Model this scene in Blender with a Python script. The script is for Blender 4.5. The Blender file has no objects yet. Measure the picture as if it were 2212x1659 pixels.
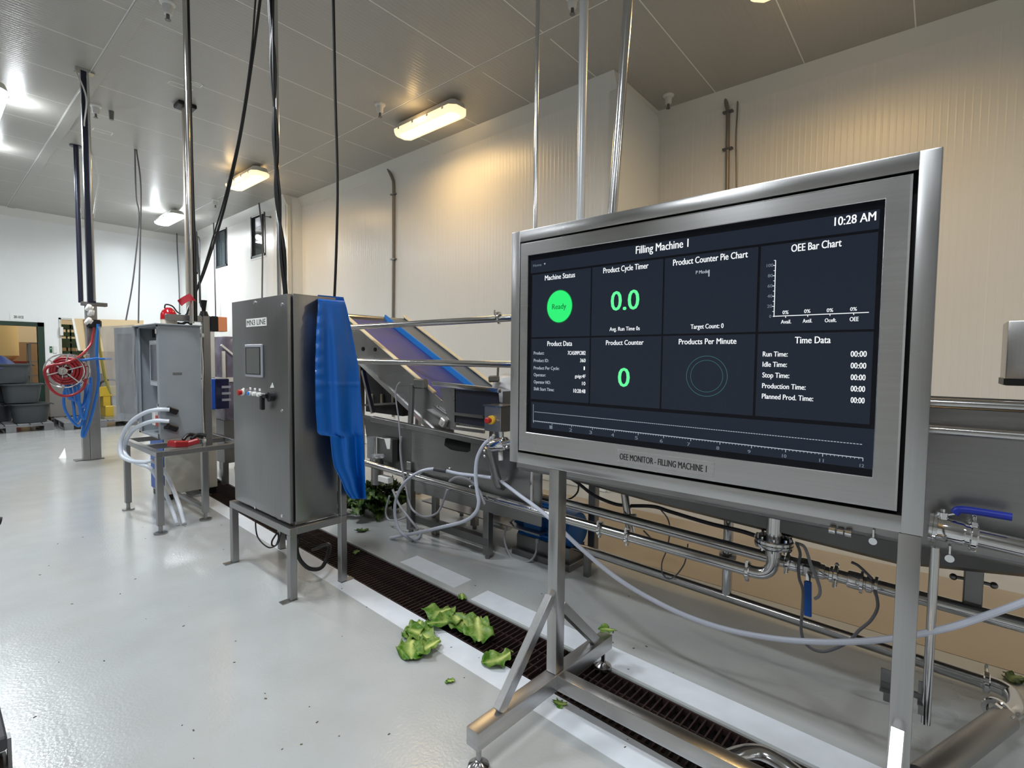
import bpy, bmesh, math, random
from mathutils import Vector, Matrix, Euler
random.seed(7)
SC = bpy.context.scene
COL = SC.collection
R = math.radians
# ------------------------------------------------------------------ camera
FPX, PITCH, ROLL, YAW, EYE = 1085.63, R(2.905), R(0.590), R(49.80), 1.5
_fw = Vector((math.sin(YAW)*math.cos(PITCH), math.cos(YAW)*math.cos(PITCH), -math.sin(PITCH)))
_r0 = _fw.cross(Vector((0, 0, 1))).normalized()
_u0 = _r0.cross(_fw)
_rt = _r0*math.cos(ROLL) + _u0*math.sin(ROLL)
_up = _u0*math.cos(ROLL) - _r0*math.sin(ROLL)
cam_d = bpy.data.cameras.new('camera')
cam = bpy.data.objects.new('camera', cam_d)
COL.objects.link(cam)
cam.matrix_world = Matrix(((_rt.x, _up.x, -_fw.x, 0), (_rt.y, _up.y, -_fw.y, 0), (_rt.z, _up.z, -_fw.z, EYE), (0, 0, 0, 1)))
cam_d.sensor_width = 36.0
cam_d.lens = FPX/2212*36.0
cam_d.clip_start = 0.05
SC.camera = cam

# ------------------------------------------------------------------ colour management, world
SC.view_settings.view_transform = 'Standard'
SC.view_settings.look = 'None'
SC.view_settings.gamma = 1.0
SC.view_settings.use_curve_mapping = False
SC.view_settings.exposure = 0.22
W = bpy.data.worlds.new('world')
SC.world = W
W.use_nodes = True
W.node_tree.nodes['Background'].inputs[0].default_value = (0.55, 0.6, 0.65, 1)
W.node_tree.nodes['Background'].inputs[1].default_value = 0.25

CEIL = 4.6
COOL = (0.90, 0.955, 1.0)
WARM = (1.0, 0.64, 0.26)
# ceiling luminaires: x, y, colour, power of the tube light, where
LAMPS = [
    (4.27, 5.03, WARM, 15.5, 'warm white ceiling light nearest the wall with the vertical pipes', 'y'),
    (3.70, 9.05, WARM, 18, 'warm white ceiling light in front of the nearest wall window', 'y'),
    (3.66, 12.95, COOL, 84, 'cool white ceiling light closest to the far wall', 'y'),
    (4.43, 0.70, WARM, 22, 'warm white ceiling light over the recessed wall behind the monitor', 'y'),
    (0.63, 8.75, COOL, 86, 'cool white ceiling light at the left edge, above the stacked tubs', 'y'),
    (0.60, 10.9, COOL, 66, 'cool white ceiling light far left, behind the other one', 'y'),
    (0.55, 4.2, COOL, 84, None, 'y'),
    (-0.40, 0.5, COOL, 84, None, 'y'),
    (-3.2, 7.0, COOL, 62, None, 'y'),
    (-3.2, 2.0, COOL, 62, None, 'y'),
    (0.3, -3.4, COOL, 62, None, 'y'),
    (4.5, -3.4, (1.0, 0.86, 0.68), 40, None, 'y'),
]

# ------------------------------------------------------------------ locating things: a photograph pixel meets a plane of the room
def ray(px, py):
    return _rt*((px-1106)/FPX) - _up*((py-829.5)/FPX) + _fw
def G(px, py, z=0.0):
    d = ray(px, py); t = (z-EYE)/d.z
    return Vector((d.x*t, d.y*t, z))
def AX(px, py, x):
    d = ray(px, py); t = x/d.x
    return Vector((x, d.y*t, EYE+d.z*t))
def AY(px, py, y):
    d = ray(px, py); t = y/d.y
    return Vector((d.x*t, y, EYE+d.z*t))

# ------------------------------------------------------------------ colours and materials
def lin(c):
    return tuple((v/12.92 if v <= 0.04045 else ((v+0.055)/1.055)**2.4) for v in c)
def rgb(r, g, b):
    return lin((r/255, g/255, b/255)) + (1.0,)
MATS = {}
def mat(name, col, rough=0.5, metal=0.0, emit=0.0, emit_col=None, alpha=1.0, trans=0.0, ior=1.45, coat=0.0, spec=0.5):
    if name in MATS: return MATS[name]
    m = bpy.data.materials.new(name); m.use_nodes = True
    b = m.node_tree.nodes['Principled BSDF']
    b.inputs['Base Color'].default_value = col
    b.inputs['Roughness'].default_value = rough
    b.inputs['Metallic'].default_value = metal
    b.inputs['IOR'].default_value = ior
    b.inputs['Alpha'].default_value = alpha
    b.inputs['Transmission Weight'].default_value = trans
    b.inputs['Coat Weight'].default_value = coat
    b.inputs['Specular IOR Level'].default_value = spec
    if emit:
        b.inputs['Emission Color'].default_value = emit_col or col
        b.inputs['Emission Strength'].default_value = emit
    MATS[name] = m
    return m
def nodes(m):
    return m.node_tree.nodes, m.node_tree.links, m.node_tree.nodes['Principled BSDF']
def add_noise(m, scale=(8, 8, 8), amt=0.15, rough=None, bump=0.0, detail=4.0, bscale=None, tint=None):
    """mottled colour, uneven gloss and fine relief from object-space noise"""
    n, l, b = nodes(m)
    tc = n.new('ShaderNodeTexCoord'); mp = n.new('ShaderNodeMapping'); mp.inputs['Scale'].default_value = scale
    l.new(tc.outputs['Object'], mp.inputs['Vector'])
    no = n.new('ShaderNodeTexNoise'); no.inputs['Scale'].default_value = 1.0; no.inputs['Detail'].default_value = detail
    l.new(mp.outputs['Vector'], no.inputs['Vector'])
    if amt:
        c = b.inputs['Base Color'].default_value
        mx = n.new('ShaderNodeMix'); mx.data_type = 'RGBA'
        mx.inputs['A'].default_value = tuple(max(0, v*(1-amt)) for v in c[:3])+(1,)
        hi = tint if tint else tuple(min(1, v*(1+amt)) for v in c[:3])+(1,)
        mx.inputs['B'].default_value = hi
        cr = n.new('ShaderNodeMapRange'); cr.inputs['From Min'].default_value = 0.3; cr.inputs['From Max'].default_value = 0.7
        l.new(no.outputs['Fac'], cr.inputs['Value']); l.new(cr.outputs['Result'], mx.inputs['Factor'])
        l.new(mx.outputs['Result'], b.inputs['Base Color'])
    if rough:
        mr = n.new('ShaderNodeMapRange'); mr.inputs['From Min'].default_value = 0.3; mr.inputs['From Max'].default_value = 0.7
        mr.inputs['To Min'].default_value, mr.inputs['To Max'].default_value = rough
        l.new(no.outputs['Fac'], mr.inputs['Value']); l.new(mr.outputs['Result'], b.inputs['Roughness'])
    if bump:
        n2 = no
        if bscale:
            mp2 = n.new('ShaderNodeMapping'); mp2.inputs['Scale'].default_value = bscale
            l.new(tc.outputs['Object'], mp2.inputs['Vector'])
            n2 = n.new('ShaderNodeTexNoise'); n2.inputs['Scale'].default_value = 1.0; n2.inputs['Detail'].default_value = 2.0
            l.new(mp2.outputs['Vector'], n2.inputs['Vector'])
        bp = n.new('ShaderNodeBump'); bp.inputs['Strength'].default_value = bump; bp.inputs['Distance'].default_value = 0.002
        l.new(n2.outputs['Fac'], bp.inputs['Height']); l.new(bp.outputs['Normal'], b.inputs['Normal'])
    return m
def steel(name, v=0.5, rough=(0.22, 0.4), brush='z', bump=0.05, warm=0.0):
    """brushed stainless; brush = axis the grain runs along"""
    if name in MATS: return MATS[name]
    m = mat(name, (v*(1+warm), v, v*(0.97-warm), 1), rough[0], 1.0)
    lo, hi = 2.0, 110.0
    s = {'x': (lo, hi, hi), 'y': (hi, lo, hi), 'z': (hi, hi, lo), 'n': (6, 6, 6)}[brush]
    n, l, b = nodes(m)
    tc = n.new('ShaderNodeTexCoord')
    mp = n.new('ShaderNodeMapping'); mp.inputs['Scale'].default_value = s
    l.new(tc.outputs['Object'], mp.inputs['Vector'])
    no = n.new('ShaderNodeTexNoise'); no.inputs['Scale'].default_value = 1.0; no.inputs['Detail'].default_value = 3.0
    l.new(mp.outputs['Vector'], no.inputs['Vector'])
    n3 = n.new('ShaderNodeTexNoise'); n3.inputs['Scale'].default_value = 2.6; n3.inputs['Detail'].default_value = 1.0
    l.new(tc.outputs['Object'], n3.inputs['Vector'])
    mr = n.new('ShaderNodeMapRange'); mr.inputs['From Min'].default_value = 0.2; mr.inputs['From Max'].default_value = 0.8
    mr.inputs['To Min'].default_value, mr.inputs['To Max'].default_value = rough
    l.new(n3.outputs['Fac'], mr.inputs['Value']); l.new(mr.outputs['Result'], b.inputs['Roughness'])
    mx = n.new('ShaderNodeMix'); mx.data_type = 'RGBA'
    mx.inputs['A'].default_value = (v*0.90, v*0.90, v*0.90, 1); mx.inputs['B'].default_value = (v*1.10*(1+warm), v*1.09, v*1.09*(1-warm), 1)
    l.new(no.outputs['Fac'], mx.inputs['Factor']); l.new(mx.outputs['Result'], b.inputs['Base Color'])
    return m

# ------------------------------------------------------------------ mesh builder
class MB:
    def __init__(s): s.bm = bmesh.new()
    def _add(s, b2, M=None):
        me = bpy.data.meshes.new('tmp'); b2.to_mesh(me); b2.free()
        if M is not None: me.transform(M)
        s.bm.from_mesh(me); bpy.data.meshes.remove(me)
    def box(s, c, size, rot=None, bev=0.0, seg=1):
        b = bmesh.new(); bmesh.ops.create_cube(b, size=1.0)
        for v in b.verts: v.co = Vector((v.co.x*size[0], v.co.y*size[1], v.co.z*size[2]))
        if bev: bmesh.ops.bevel(b, geom=b.edges[:], offset=bev, segments=seg, affect='EDGES', profile=0.6)
        M = Matrix.Translation(Vector(c))
        if rot is not None: M = M @ (rot if isinstance(rot, Matrix) else Euler(rot).to_matrix().to_4x4())
        s._add(b, M); return s
    def span(s, a, b, bev=0.0, seg=1):
        a, b = Vector(a), Vector(b)
        return s.box((a+b)/2, [abs(b[i]-a[i]) for i in range(3)], bev=bev, seg=seg)
    def bar(s, p0, p1, w, h, up=(0, 0, 1), bev=0.0, seg=1):
        """box bar from p0 to p1, w across, h along up"""
        p0, p1 = Vector(p0), Vector(p1); d = p1-p0; L = d.length; z = d.normalized()
        u = Vector(up); x = u.cross(z)
        if x.length < 1e-4: x = Vector((1, 0, 0)).cross(z)
        x.normalize(); y = z.cross(x)
        M = Matrix(((x.x, y.x, z.x, 0), (x.y, y.y, z.y, 0), (x.z, y.z, z.z, 0), (0, 0, 0, 1)))
        return s.box((p0+p1)/2, (w, h, L), rot=M, bev=bev, seg=seg)
    def cyl(s, p0, p1, r0, r1=None, seg=20, caps=True):
        r1 = r0 if r1 is None else r1
        return s.lathe(p0, p1, [(0, 0), (0, r0), (1, r1), (1, 0)] if caps else [(0, r0), (1, r1)], seg)
    def lathe(s, p0, p1, prof, seg=24):
        """profile of (t along p0->p1, radius)"""
        p0, p1 = Vector(p0), Vector(p1); d = p1-p0; z = d.normalized()
        x = Vector((0, 0, 1)).cross(z)
        if x.length < 1e-4: x = Vector((1, 0, 0))
        x.normalize(); y = z.cross(x); b = s.bm; rings = []
        for t, r in prof:
            c = p0+d*t
            if r <= 1e-6: rings.append([b.verts.new(c)])
            else: rings.append([b.verts.new(c+(x*math.cos(2*math.pi*i/seg)+y*math.sin(2*math.pi*i/seg))*r) for i in range(seg)])
        for A, B in zip(rings, rings[1:]):
            if len(A) == 1 and len(B) == 1: continue
            for i in range(seg):
                j = (i+1) % seg
                if len(A) == 1: b.faces.new((A[0], B[j], B[i]))
                elif len(B) == 1: b.faces.new((A[i], A[j], B[0]))
                else: b.faces.new((A[i], A[j], B[j], B[i]))
        return s
    def tube(s, pts, r, seg=10, smooth=6, closed=False, rr=None):
        pts = [Vector(p) for p in pts]
        if smooth > 1 and len(pts) > 2: pts = catmull(pts, smooth, closed)
        n = len(pts); b = s.bm; rings = []; prev = None
        for i, p in enumerate(pts):
            if closed: t = (pts[(i+1) % n]-pts[i-1]).normalized()
            else: t = (pts[min(i+1, n-1)]-pts[max(i-1, 0)]).normalized()
            if prev is None:
                x = t.cross(Vector((0, 0, 1)))
                if x.length < 1e-3: x = t.cross(Vector((1, 0, 0)))
            else: x = prev-t*prev.dot(t)
            x.normalize(); prev = x; y = t.cross(x)
            q = r if rr is None else rr(i/(n-1))
            rings.append([b.verts.new(p+(x*math.cos(2*math.pi*k/seg)+y*math.sin(2*math.pi*k/seg))*q) for k in range(seg)])
        m = n if closed else n-1
        for i in range(m):
            A, B = rings[i], rings[(i+1) % n]
            for k in range(seg):
                j = (k+1) % seg
                b.faces.new((A[k], B[k], B[j], A[j]))
        if not closed:
            b.faces.new(rings[0]); b.faces.new(list(reversed(rings[-1])))
        return s
    def sphere(s, c, r, seg=14, rings=8, sc=(1, 1, 1)):
        b = bmesh.new(); bmesh.ops.create_uvsphere(b, u_segments=seg, v_segments=rings, radius=r)
        s._add(b, Matrix.Translation(Vector(c)) @ Matrix.Diagonal((*sc, 1))); return s
    def poly(s, pts, thick=None):
        """flat polygon; thick = vector to extrude along"""
        b = s.bm; vs = [b.verts.new(Vector(p)) for p in pts]
        f = b.faces.new(vs)
        if thick is not None:
            t = Vector(thick); v2 = [b.verts.new(v.co+t) for v in vs]
            b.faces.new(list(reversed(v2))); n = len(vs)
            for i in range(n): b.faces.new((vs[i], v2[i], v2[(i+1) % n], vs[(i+1) % n]))
        return s
    def grid(s, fn, nu, nv, thick=0.0):
        """surface fn(u,v) on a grid; thick gives it a second skin"""
        b = s.bm
        P = [[Vector(fn(i/nu, j/nv)) for j in range(nv+1)] for i in range(nu+1)]
        V = [[b.verts.new(p) for p in row] for row in P]
        for i in range(nu):
            for j in range(nv): b.faces.new((V[i][j], V[i+1][j], V[i+1][j+1], V[i][j+1]))
        if thick:
            N = [[None]*(nv+1) for _ in range(nu+1)]
            for i in range(nu+1):
                for j in range(nv+1):
                    du = P[min(i+1, nu)][j]-P[max(i-1, 0)][j]; dv = P[i][min(j+1, nv)]-P[i][max(j-1, 0)]
                    nn = du.cross(dv); nn = nn.normalized() if nn.length > 1e-9 else Vector((0, 0, 1))
                    N[i][j] = b.verts.new(P[i][j]-nn*thick)
            for i in range(nu):
                for j in range(nv): b.faces.new((N[i][j], N[i][j+1], N[i+1][j+1], N[i+1][j]))
            for i in range(nu):
                b.faces.new((V[i][0], N[i][0], N[i+1][0], V[i+1][0])); b.faces.new((V[i+1][nv], N[i+1][nv], N[i][nv], V[i][nv]))
            for j in range(nv):
                b.faces.new((V[0][j+1], N[0][j+1], N[0][j], V[0][j])); b.faces.new((V[nu][j], N[nu][j], N[nu][j+1], V[nu][j+1]))
        return s
    def text(s, body, p, right, up, width=None, cap=None, align='L', bold=0.016):
        """lettering starting at p; width = full length, cap = capital height"""
        cu = bpy.data.curves.new('t', 'FONT'); cu.body = body; cu.size = 1.0; cu.resolution_u = 3; cu.offset = 0.0
        o = bpy.data.objects.new('t', cu); COL.objects.link(o)
        me = bpy.data.meshes.new_from_object(o)
        bpy.data.objects.remove(o); bpy.data.curves.remove(cu)
        xs = [v.co.x for v in me.vertices]; x0, x1 = min(xs), max(xs)
        sy = (cap/0.69) if cap else width/(x1-x0)
        sx = (width/(x1-x0)) if width else sy
        right, up = Vector(right).normalized(), Vector(up).normalized(); p = Vector(p)
        off = {'L': x0, 'R': x1, 'C': (x0+x1)/2}[align]
        for v in me.vertices:
            v.co = p+right*((v.co.x-off)*sx)+up*(v.co.y*sy)
        for k in ((-1, 0, 1) if bold else (0,)):
            m2 = me.copy(); m2.transform(Matrix.Translation(right*(k*bold*sy)+Vector((-0.00004*k, 0, 0)))); s.bm.from_mesh(m2); bpy.data.meshes.remove(m2)
        bpy.data.meshes.remove(me); return s
    def build(s, name, material, parent=None, smooth=False, loc=None, angle=35):
        me = bpy.data.meshes.new(name)
        o = bpy.data.objects.new(name, me); COL.objects.link(o)
        org = Vector((0, 0, 0))
        if parent is not None:
            o.parent = parent; q = parent
            while q is not None: org += Vector(q.location); q = q.parent
        elif loc is None:
            vs = [v.co for v in s.bm.verts]
            loc = Vector(((min(v.x for v in vs)+max(v.x for v in vs))/2, (min(v.y for v in vs)+max(v.y for v in vs))/2, min(v.z for v in vs)))
        if parent is None:
            o.location = loc; org = Vector(loc)
        bmesh.ops.recalc_face_normals(s.bm, faces=s.bm.faces[:])
        s.bm.to_mesh(me); s.bm.free()
        me.transform(Matrix.Translation(-org))
        if material is not None: me.materials.append(material)
        if smooth:
            for p in me.polygons: p.use_smooth = True
            try: me.set_sharp_from_angle(angle=R(angle))
            except Exception: pass
        return o
def catmull(p, k, closed=False):
    out = []; n = len(p)
    rng = range(n) if closed else range(n-1)
    for i in rng:
        a = p[i-1] if (i > 0 or closed) else p[0]*2-p[1]
        b, c = p[i], p[(i+1) % n]
        d = p[(i+2) % n] if (i+2 < n or closed) else p[-1]*2-p[-2]
        for j in range(k):
            t = j/k
            out.append(0.5*((2*b)+(c-a)*t+(2*a-5*b+4*c-d)*t*t+(3*b-a-3*c+d)*t**3))
    if not closed: out.append(p[-1])
    return out
def tag(o, label=None, cat=None, group=None, kind=None):
    if label: o['label'] = label
    if cat: o['category'] = cat
    if group: o['group'] = group
    if kind: o['kind'] = kind
    return o
def thing(name, loc, label, cat, group=None):
    o = bpy.data.objects.new(name, None); COL.objects.link(o); o.location = Vector(loc); o.empty_display_size = 0.1
    return tag(o, label, cat, group)
def dup(o, loc=None, rotz=None, parent=None, label=None):
    c = o.copy(); COL.objects.link(c)
    if parent is not None: c.parent = parent
    if loc is not None: c.location = Vector(loc)
    if rotz is not None: c.rotation_euler = (0, 0, rotz)
    if label: c['label'] = label
    for ch in [x for x in COL.objects if x.parent == o]: dup(ch, parent=c)
    return c
def B(): return MB()
# ------------------------------------------------------------------ materials of the place
WALL = mat('wall_panel', rgb(226, 226, 220), 0.32, spec=0.5)
def ribs(m, axis, period, strength, dist=0.0015):
    n, l, b = nodes(m)
    tc = n.new('ShaderNodeTexCoord'); sx = n.new('ShaderNodeSeparateXYZ'); l.new(tc.outputs['Object'], sx.inputs[0])
    mu = n.new('ShaderNodeMath'); mu.operation = 'MULTIPLY'; mu.inputs[1].default_value = 2*math.pi/period
    l.new(sx.outputs[axis], mu.inputs[0])
    si = n.new('ShaderNodeMath'); si.operation = 'SINE'; l.new(mu.outputs[0], si.inputs[0])
    pw = n.new('ShaderNodeMath'); pw.operation = 'SMOOTH_MAX'; pw.inputs[1].default_value = 0.55; pw.inputs[2].default_value = 0.2
    l.new(si.outputs[0], pw.inputs[0])
    no = n.new('ShaderNodeTexNoise'); no.inputs['Scale'].default_value = 1.3; l.new(tc.outputs['Object'], no.inputs['Vector'])
    ad = n.new('ShaderNodeMath'); ad.operation = 'MULTIPLY_ADD'; ad.inputs[1].default_value = 0.6
    l.new(no.outputs['Fac'], ad.inputs[0]); l.new(pw.outputs[0], ad.inputs[2])
    bp = n.new('ShaderNodeBump'); bp.inputs['Strength'].default_value = strength; bp.inputs['Distance'].default_value = dist
    l.new(ad.outputs[0], bp.inputs['Height']); l.new(bp.outputs['Normal'], b.inputs['Normal'])
    return m
WALL_Y = ribs(mat('wall_panel_ribbed_y', rgb(233, 232, 228), 0.30), 'Y', 0.055, 0.8, 0.004)
WALL_X = ribs(mat('wall_panel_ribbed_x', rgb(234, 237, 237), 0.33), 'X', 0.055, 0.3, 0.002)
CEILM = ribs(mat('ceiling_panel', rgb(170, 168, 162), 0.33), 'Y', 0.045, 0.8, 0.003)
SEAL = mat('panel_sealant', rgb(238, 238, 232), 0.5)
TRIMM = mat('white_trim', rgb(214, 214, 208), 0.35)
CTRIM = CEILM
FLOOR = mat('epoxy_floor', rgb(186, 189, 187), 0.3)
def floor_nodes():
    n, l, b = nodes(FLOOR)
    tc = n.new('ShaderNodeTexCoord')
    big = n.new('ShaderNodeTexNoise'); big.inputs['Scale'].default_value = 0.55; big.inputs['Detail'].default_value = 5
    mid = n.new('ShaderNodeTexNoise'); mid.inputs['Scale'].default_value = 3.0; mid.inputs['Detail'].default_value = 6
    fine = n.new('ShaderNodeTexNoise'); fine.inputs['Scale'].default_value = 75.0; fine.inputs['Detail'].default_value = 1.5
    wav = n.new('ShaderNodeTexNoise'); wav.inputs['Scale'].default_value = 5.0; wav.inputs['Detail'].default_value = 2
    for q in (big, mid, fine, wav): l.new(tc.outputs['Object'], q.inputs['Vector'])
    mx = n.new('ShaderNodeMix'); mx.data_type = 'RGBA'
    mx.inputs['A'].default_value = rgb(164, 166, 164); mx.inputs['B'].default_value = rgb(183, 186, 187)
    l.new(mid.outputs['Fac'], mx.inputs['Factor']); l.new(mx.outputs['Result'], b.inputs['Base Color'])
    mr = n.new('ShaderNodeMapRange'); mr.inputs['From Min'].default_value = 0.35; mr.inputs['From Max'].default_value = 0.68
    mr.inputs['To Min'].default_value = 0.12; mr.inputs['To Max'].default_value = 0.30
    l.new(big.outputs['Fac'], mr.inputs['Value'])
    # standing water towards the far end of the hall
    sp = n.new('ShaderNodeSeparateXYZ'); l.new(tc.outputs['Object'], sp.inputs[0])
    wy = n.new('ShaderNodeMapRange'); wy.inputs['From Min'].default_value = 3.6; wy.inputs['From Max'].default_value = 6.0
    wy.inputs['To Min'].default_value = 1.0; wy.inputs['To Max'].default_value = 0.25
    l.new(sp.outputs['Y'], wy.inputs['Value'])
    ml = n.new('ShaderNodeMath'); ml.operation = 'MULTIPLY'; l.new(mr.outputs['Result'], ml.inputs[0]); l.new(wy.outputs['Result'], ml.inputs[1])
    l.new(ml.outputs[0], b.inputs['Roughness'])
    b1 = n.new('ShaderNodeBump'); b1.inputs['Strength'].default_value = 0.45; b1.inputs['Distance'].default_value = 0.002
    b2 = n.new('ShaderNodeBump'); b2.inputs['Strength'].default_value = 0.10; b2.inputs['Distance'].default_value = 0.01
    l.new(fine.outputs['Fac'], b1.inputs['Height']); l.new(wav.outputs['Fac'], b2.inputs['Height'])
    l.new(b2.outputs['Normal'], b1.inputs['Normal']); l.new(b1.outputs['Normal'], b.inputs['Normal'])
floor_nodes()
PAINT = add_noise(mat('white_floor_coat', rgb(222, 226, 232), 0.5), (9, 9, 9), 0.05, rough=(0.35, 0.6))
DARKPIT = add_noise(mat('drain_pit', rgb(22, 14, 13), 0.8), (20, 20, 20), 0.4)
RUST = add_noise(mat('rusty_grate', rgb(50, 36, 33), 0.6, 0.3), (30, 30, 30), 0.35)
S_Z = steel('steel_brushed_z', 0.40, (0.22, 0.36), 'z')
S_Y = steel('steel_brushed_y', 0.40, (0.22, 0.36), 'y')
S_X = steel('steel_brushed_x', 0.40, (0.20, 0.34), 'x')
S_CAB = steel('steel_cabinet', 0.265, (0.24, 0.42), 'z')
S_PIPE = steel('steel_polished_pipe', 0.58, (0.10, 0.2), 'n', 0.02)
S_MACH = steel('steel_machine', 0.30, (0.25, 0.42), 'y', 0.04, 0.01)
S_DARK = steel('steel_dark', 0.22, (0.3, 0.5), 'n', 0.04)
CHROME = mat('chrome', (0.75, 0.75, 0.76, 1), 0.08, 1.0)
BLACK = mat('black_plastic', rgb(20, 20, 23), 0.4)
CABLE = mat('black_cable', rgb(18, 18, 20), 0.45)
GREYCABLE = mat('grey_cable', rgb(92, 92, 96), 0.5)
WHITEPL = mat('white_plastic', rgb(226, 226, 222), 0.4)

X1, XR, XW = 5.0, 6.15, 4.70          # long wall, recessed wall, window wall
YJ, YE, YF, YB, XL = 2.80, 9.70, 15.25, -6.0, -8.5
# floor with the drain channel cut out (the drain runs a touch askew to the walls)
def dc(y): return 1.97+0.037*(y-1.5)   # centre of the drain
DW = 0.165
D0, D1 = -1.6, 8.4
fl = B()
def slab(pts): fl.poly([(x, y, 0) for x, y in pts], (0, 0, -0.15))
slab([(XL, D0), (dc(D0)-DW, D0), (dc(D1)-DW, D1), (XL, D1)])
slab([(dc(D0)+DW, D0), (7.0, D0), (7.0, D1), (dc(D1)+DW, D1)])
slab([(XL, YB), (7.0, YB), (7.0, D0), (XL, D0)])
slab([(XL, D1), (7.0, D1), (7.0, 20.5), (XL, 20.5)])
tag(fl.build('floor', FLOOR, loc=(0, 0, 0)), 'light grey glossy epoxy floor', kind='structure')
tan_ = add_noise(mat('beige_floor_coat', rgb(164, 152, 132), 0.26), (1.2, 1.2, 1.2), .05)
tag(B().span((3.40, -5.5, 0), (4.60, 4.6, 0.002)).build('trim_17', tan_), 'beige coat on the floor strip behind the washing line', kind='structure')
pit = B()
pit.poly([(dc(D0)-DW-.01, D0, -0.15), (dc(D0)+DW+.01, D0, -0.15), (dc(D1)+DW+.01, D1, -0.15), (dc(D1)-DW-.01, D1, -0.15)], (0, 0, -0.02))
tag(pit.build('trim_1', DARKPIT, loc=(2, 3, -0.17)), 'dark bottom of the drain channel', kind='structure')
ln = B()
for s_ in (-1, 1):
    o0, o1 = s_*(DW+.002), s_*(DW-.006)
    ln.poly([(dc(D0)+o0, D0, -.012), (dc(D1)+o0, D1, -.012), (dc(D1)+o1, D1, -.012), (dc(D0)+o1, D0, -.012)], (0, 0, -.14))
tag(ln.build('trim_16', DARKPIT, loc=(2, 3, -.15)), 'dark lining of the drain channel', kind='structure')
# painted white bands beside the drain
def band(name, y0, y1, o0, o1, label, side):
    b = B(); a = (lambda y, o: (dc(y)+side*(DW+o), y, 0.0))
    b.poly([a(y0, o0), a(y0, o1), a(y1, o1), a(y1, o0)], (0, 0, 0.0015))
    tag(b.build(name, PAINT), label, kind='structure')
band('trim_2', -0.9, 3.35, 0.0, 0.145, 'white coat band on the floor left of the drain', -1)
band('trim_3', 3.35, 6.6, 0.0, 0.13, 'white coat band on the floor left of the drain, behind the control cabinet', -1)
band('trim_4', -0.9, 2.16, 0.018, 0.175, 'white coat band on the floor right of the drain', 1)
band('trim_5', 2.35, 2.95, 0.05, 0.21, 'worn white coat patch on the floor beside the looped hoses', 1)
# drain gratings, one metre each
bar_me = None
for k in range(10):
    y0 = D0+k
    yc = y0+0.5
    root = thing('drain_grate', (dc(yc), yc, -0.03), '', 'grate', 'grates over the floor drain')
    root['label'] = ['rusty drain grate nearest the camera, below the frame', 'dark drain grate under the crossbar of the monitor stand', 'rusty drain grate under the left foot of the monitor stand',
                     'rusty drain grate carrying the loose lettuce leaves', 'rusty drain grate just in front of the green leaf pile', 'dark drain grate beside the front leg of the control cabinet',
                     'dark drain grate behind the control cabinet', 'dark drain grate beside the white cabinet', 'dark drain grate past the white cabinet', 'dark drain grate farthest from the camera'][k]
    ang = -math.atan(0.037); root.rotation_euler = (0, 0, ang)
    f = B()
    for sx in (-1, 1): f.box((sx*(DW-0.013), 0, 0.012), (0.008, 0.985, 0.03))
    for sx in (-0.055, 0.055): f.box((sx, 0, 0.010), (0.006, 0.985, 0.022))
    fo = f.build('frame', RUST, loc=(0, 0, 0)); fo.parent = root; fo.location = (0, 0, 0)
    for i in range(30 if k < 8 else 10):
        if bar_me is None:
            bo = B().box((0, 0, 0), (2*DW-0.034, 0.007, 0.026)).build('bar', RUST, loc=(0, 0, 0)); bar_me = bo.data
        else:
            bo = bpy.data.objects.new('bar', bar_me); COL.objects.link(bo)
        bo.parent = root; n_ = 30 if k < 8 else 10
        bo.location = (0, -0.48+0.96*i/(n_-1), 0.014)

# walls: vertical insulated panels with sealed joints
def rects_minus(u0, u1, z0, z1, holes):
    out = [(u0, u1, z0, z1)]
    for (a, b, c, d) in holes:
        nxt = []
        for (p, q, r, s) in out:
            if b <= p or a >= q or d <= r or c >= s: nxt.append((p, q, r, s)); continue
            if a > p: nxt.append((p, a, r, s))
            if b < q: nxt.append((b, q, r, s))
            m0, m1 = max(a, p), min(b, q)
            if c > r: nxt.append((m0, m1, r, c))
            if d < s: nxt.append((m0, m1, d, s))
        out = nxt
    return out
def wall(name, axis, pos, seams, face, material, label, holes=(), z1=CEIL, thick=0.1):
    """panelled wall; axis = direction it runs along ('x' or 'y'), face = +1/-1 side its back lies on"""
    root = B()
    u0, u1 = seams[0], seams[-1]
    for (p, q, r, s) in rects_minus(u0, u1, 0, z1, holes):
        a, b_ = pos+face*0.001, pos+face*thick
        if axis == 'y': root.span((a, p, r), (b_, q, s))
        else: root.span((p, a, r), (q, b_, s))
    ro = tag(root.build(name, SEAL, loc=(0, 0, 0)), label, kind='structure')
    for sa, sb in zip(seams, seams[1:]):
        pb = B()
        for (p, q, r, s) in rects_minus(sa+0.004, sb-0.004, 0, z1, holes):
            if axis == 'y': pb.span((pos, p, r), (pos+face*0.012, q, s))
            else: pb.span((p, pos, r), (q, pos+face*0.012, s))
        pb.build('panel', material, ro)
    return ro
seq = lambda a, b, d, first: [a]+[first+i*d for i in range(200) if a+0.05 < first+i*d < b-0.05]+[b]
wall('wall_right', 'y', XR, seq(YB, YJ, 0.89, 2.364-0.89*9), 1, WALL_Y, 'cream ribbed panel wall of the recess behind the monitor')
wall('wall_jog', 'x', YJ, [X1, XR+0.1], 1, WALL_X, 'short return wall between the long wall and the recess', thick=0.06)
wall('wall_long', 'y', X1, seq(YJ, YE, 0.9, 3.03), 1, WALL_Y, 'cream ribbed panel wall behind the conveyor')
wall('wall_return', 'x', YE, [XW, X1+0.1], 1, WALL_X, 'short return wall beside the nearest wall window', thick=0.06)
WIN = [(10.64, 11.33, 3.57, 4.5), (12.60, 13.29, 3.57, 4.5), (14.5, 15.0, 3.57, 4.5)]
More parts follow.
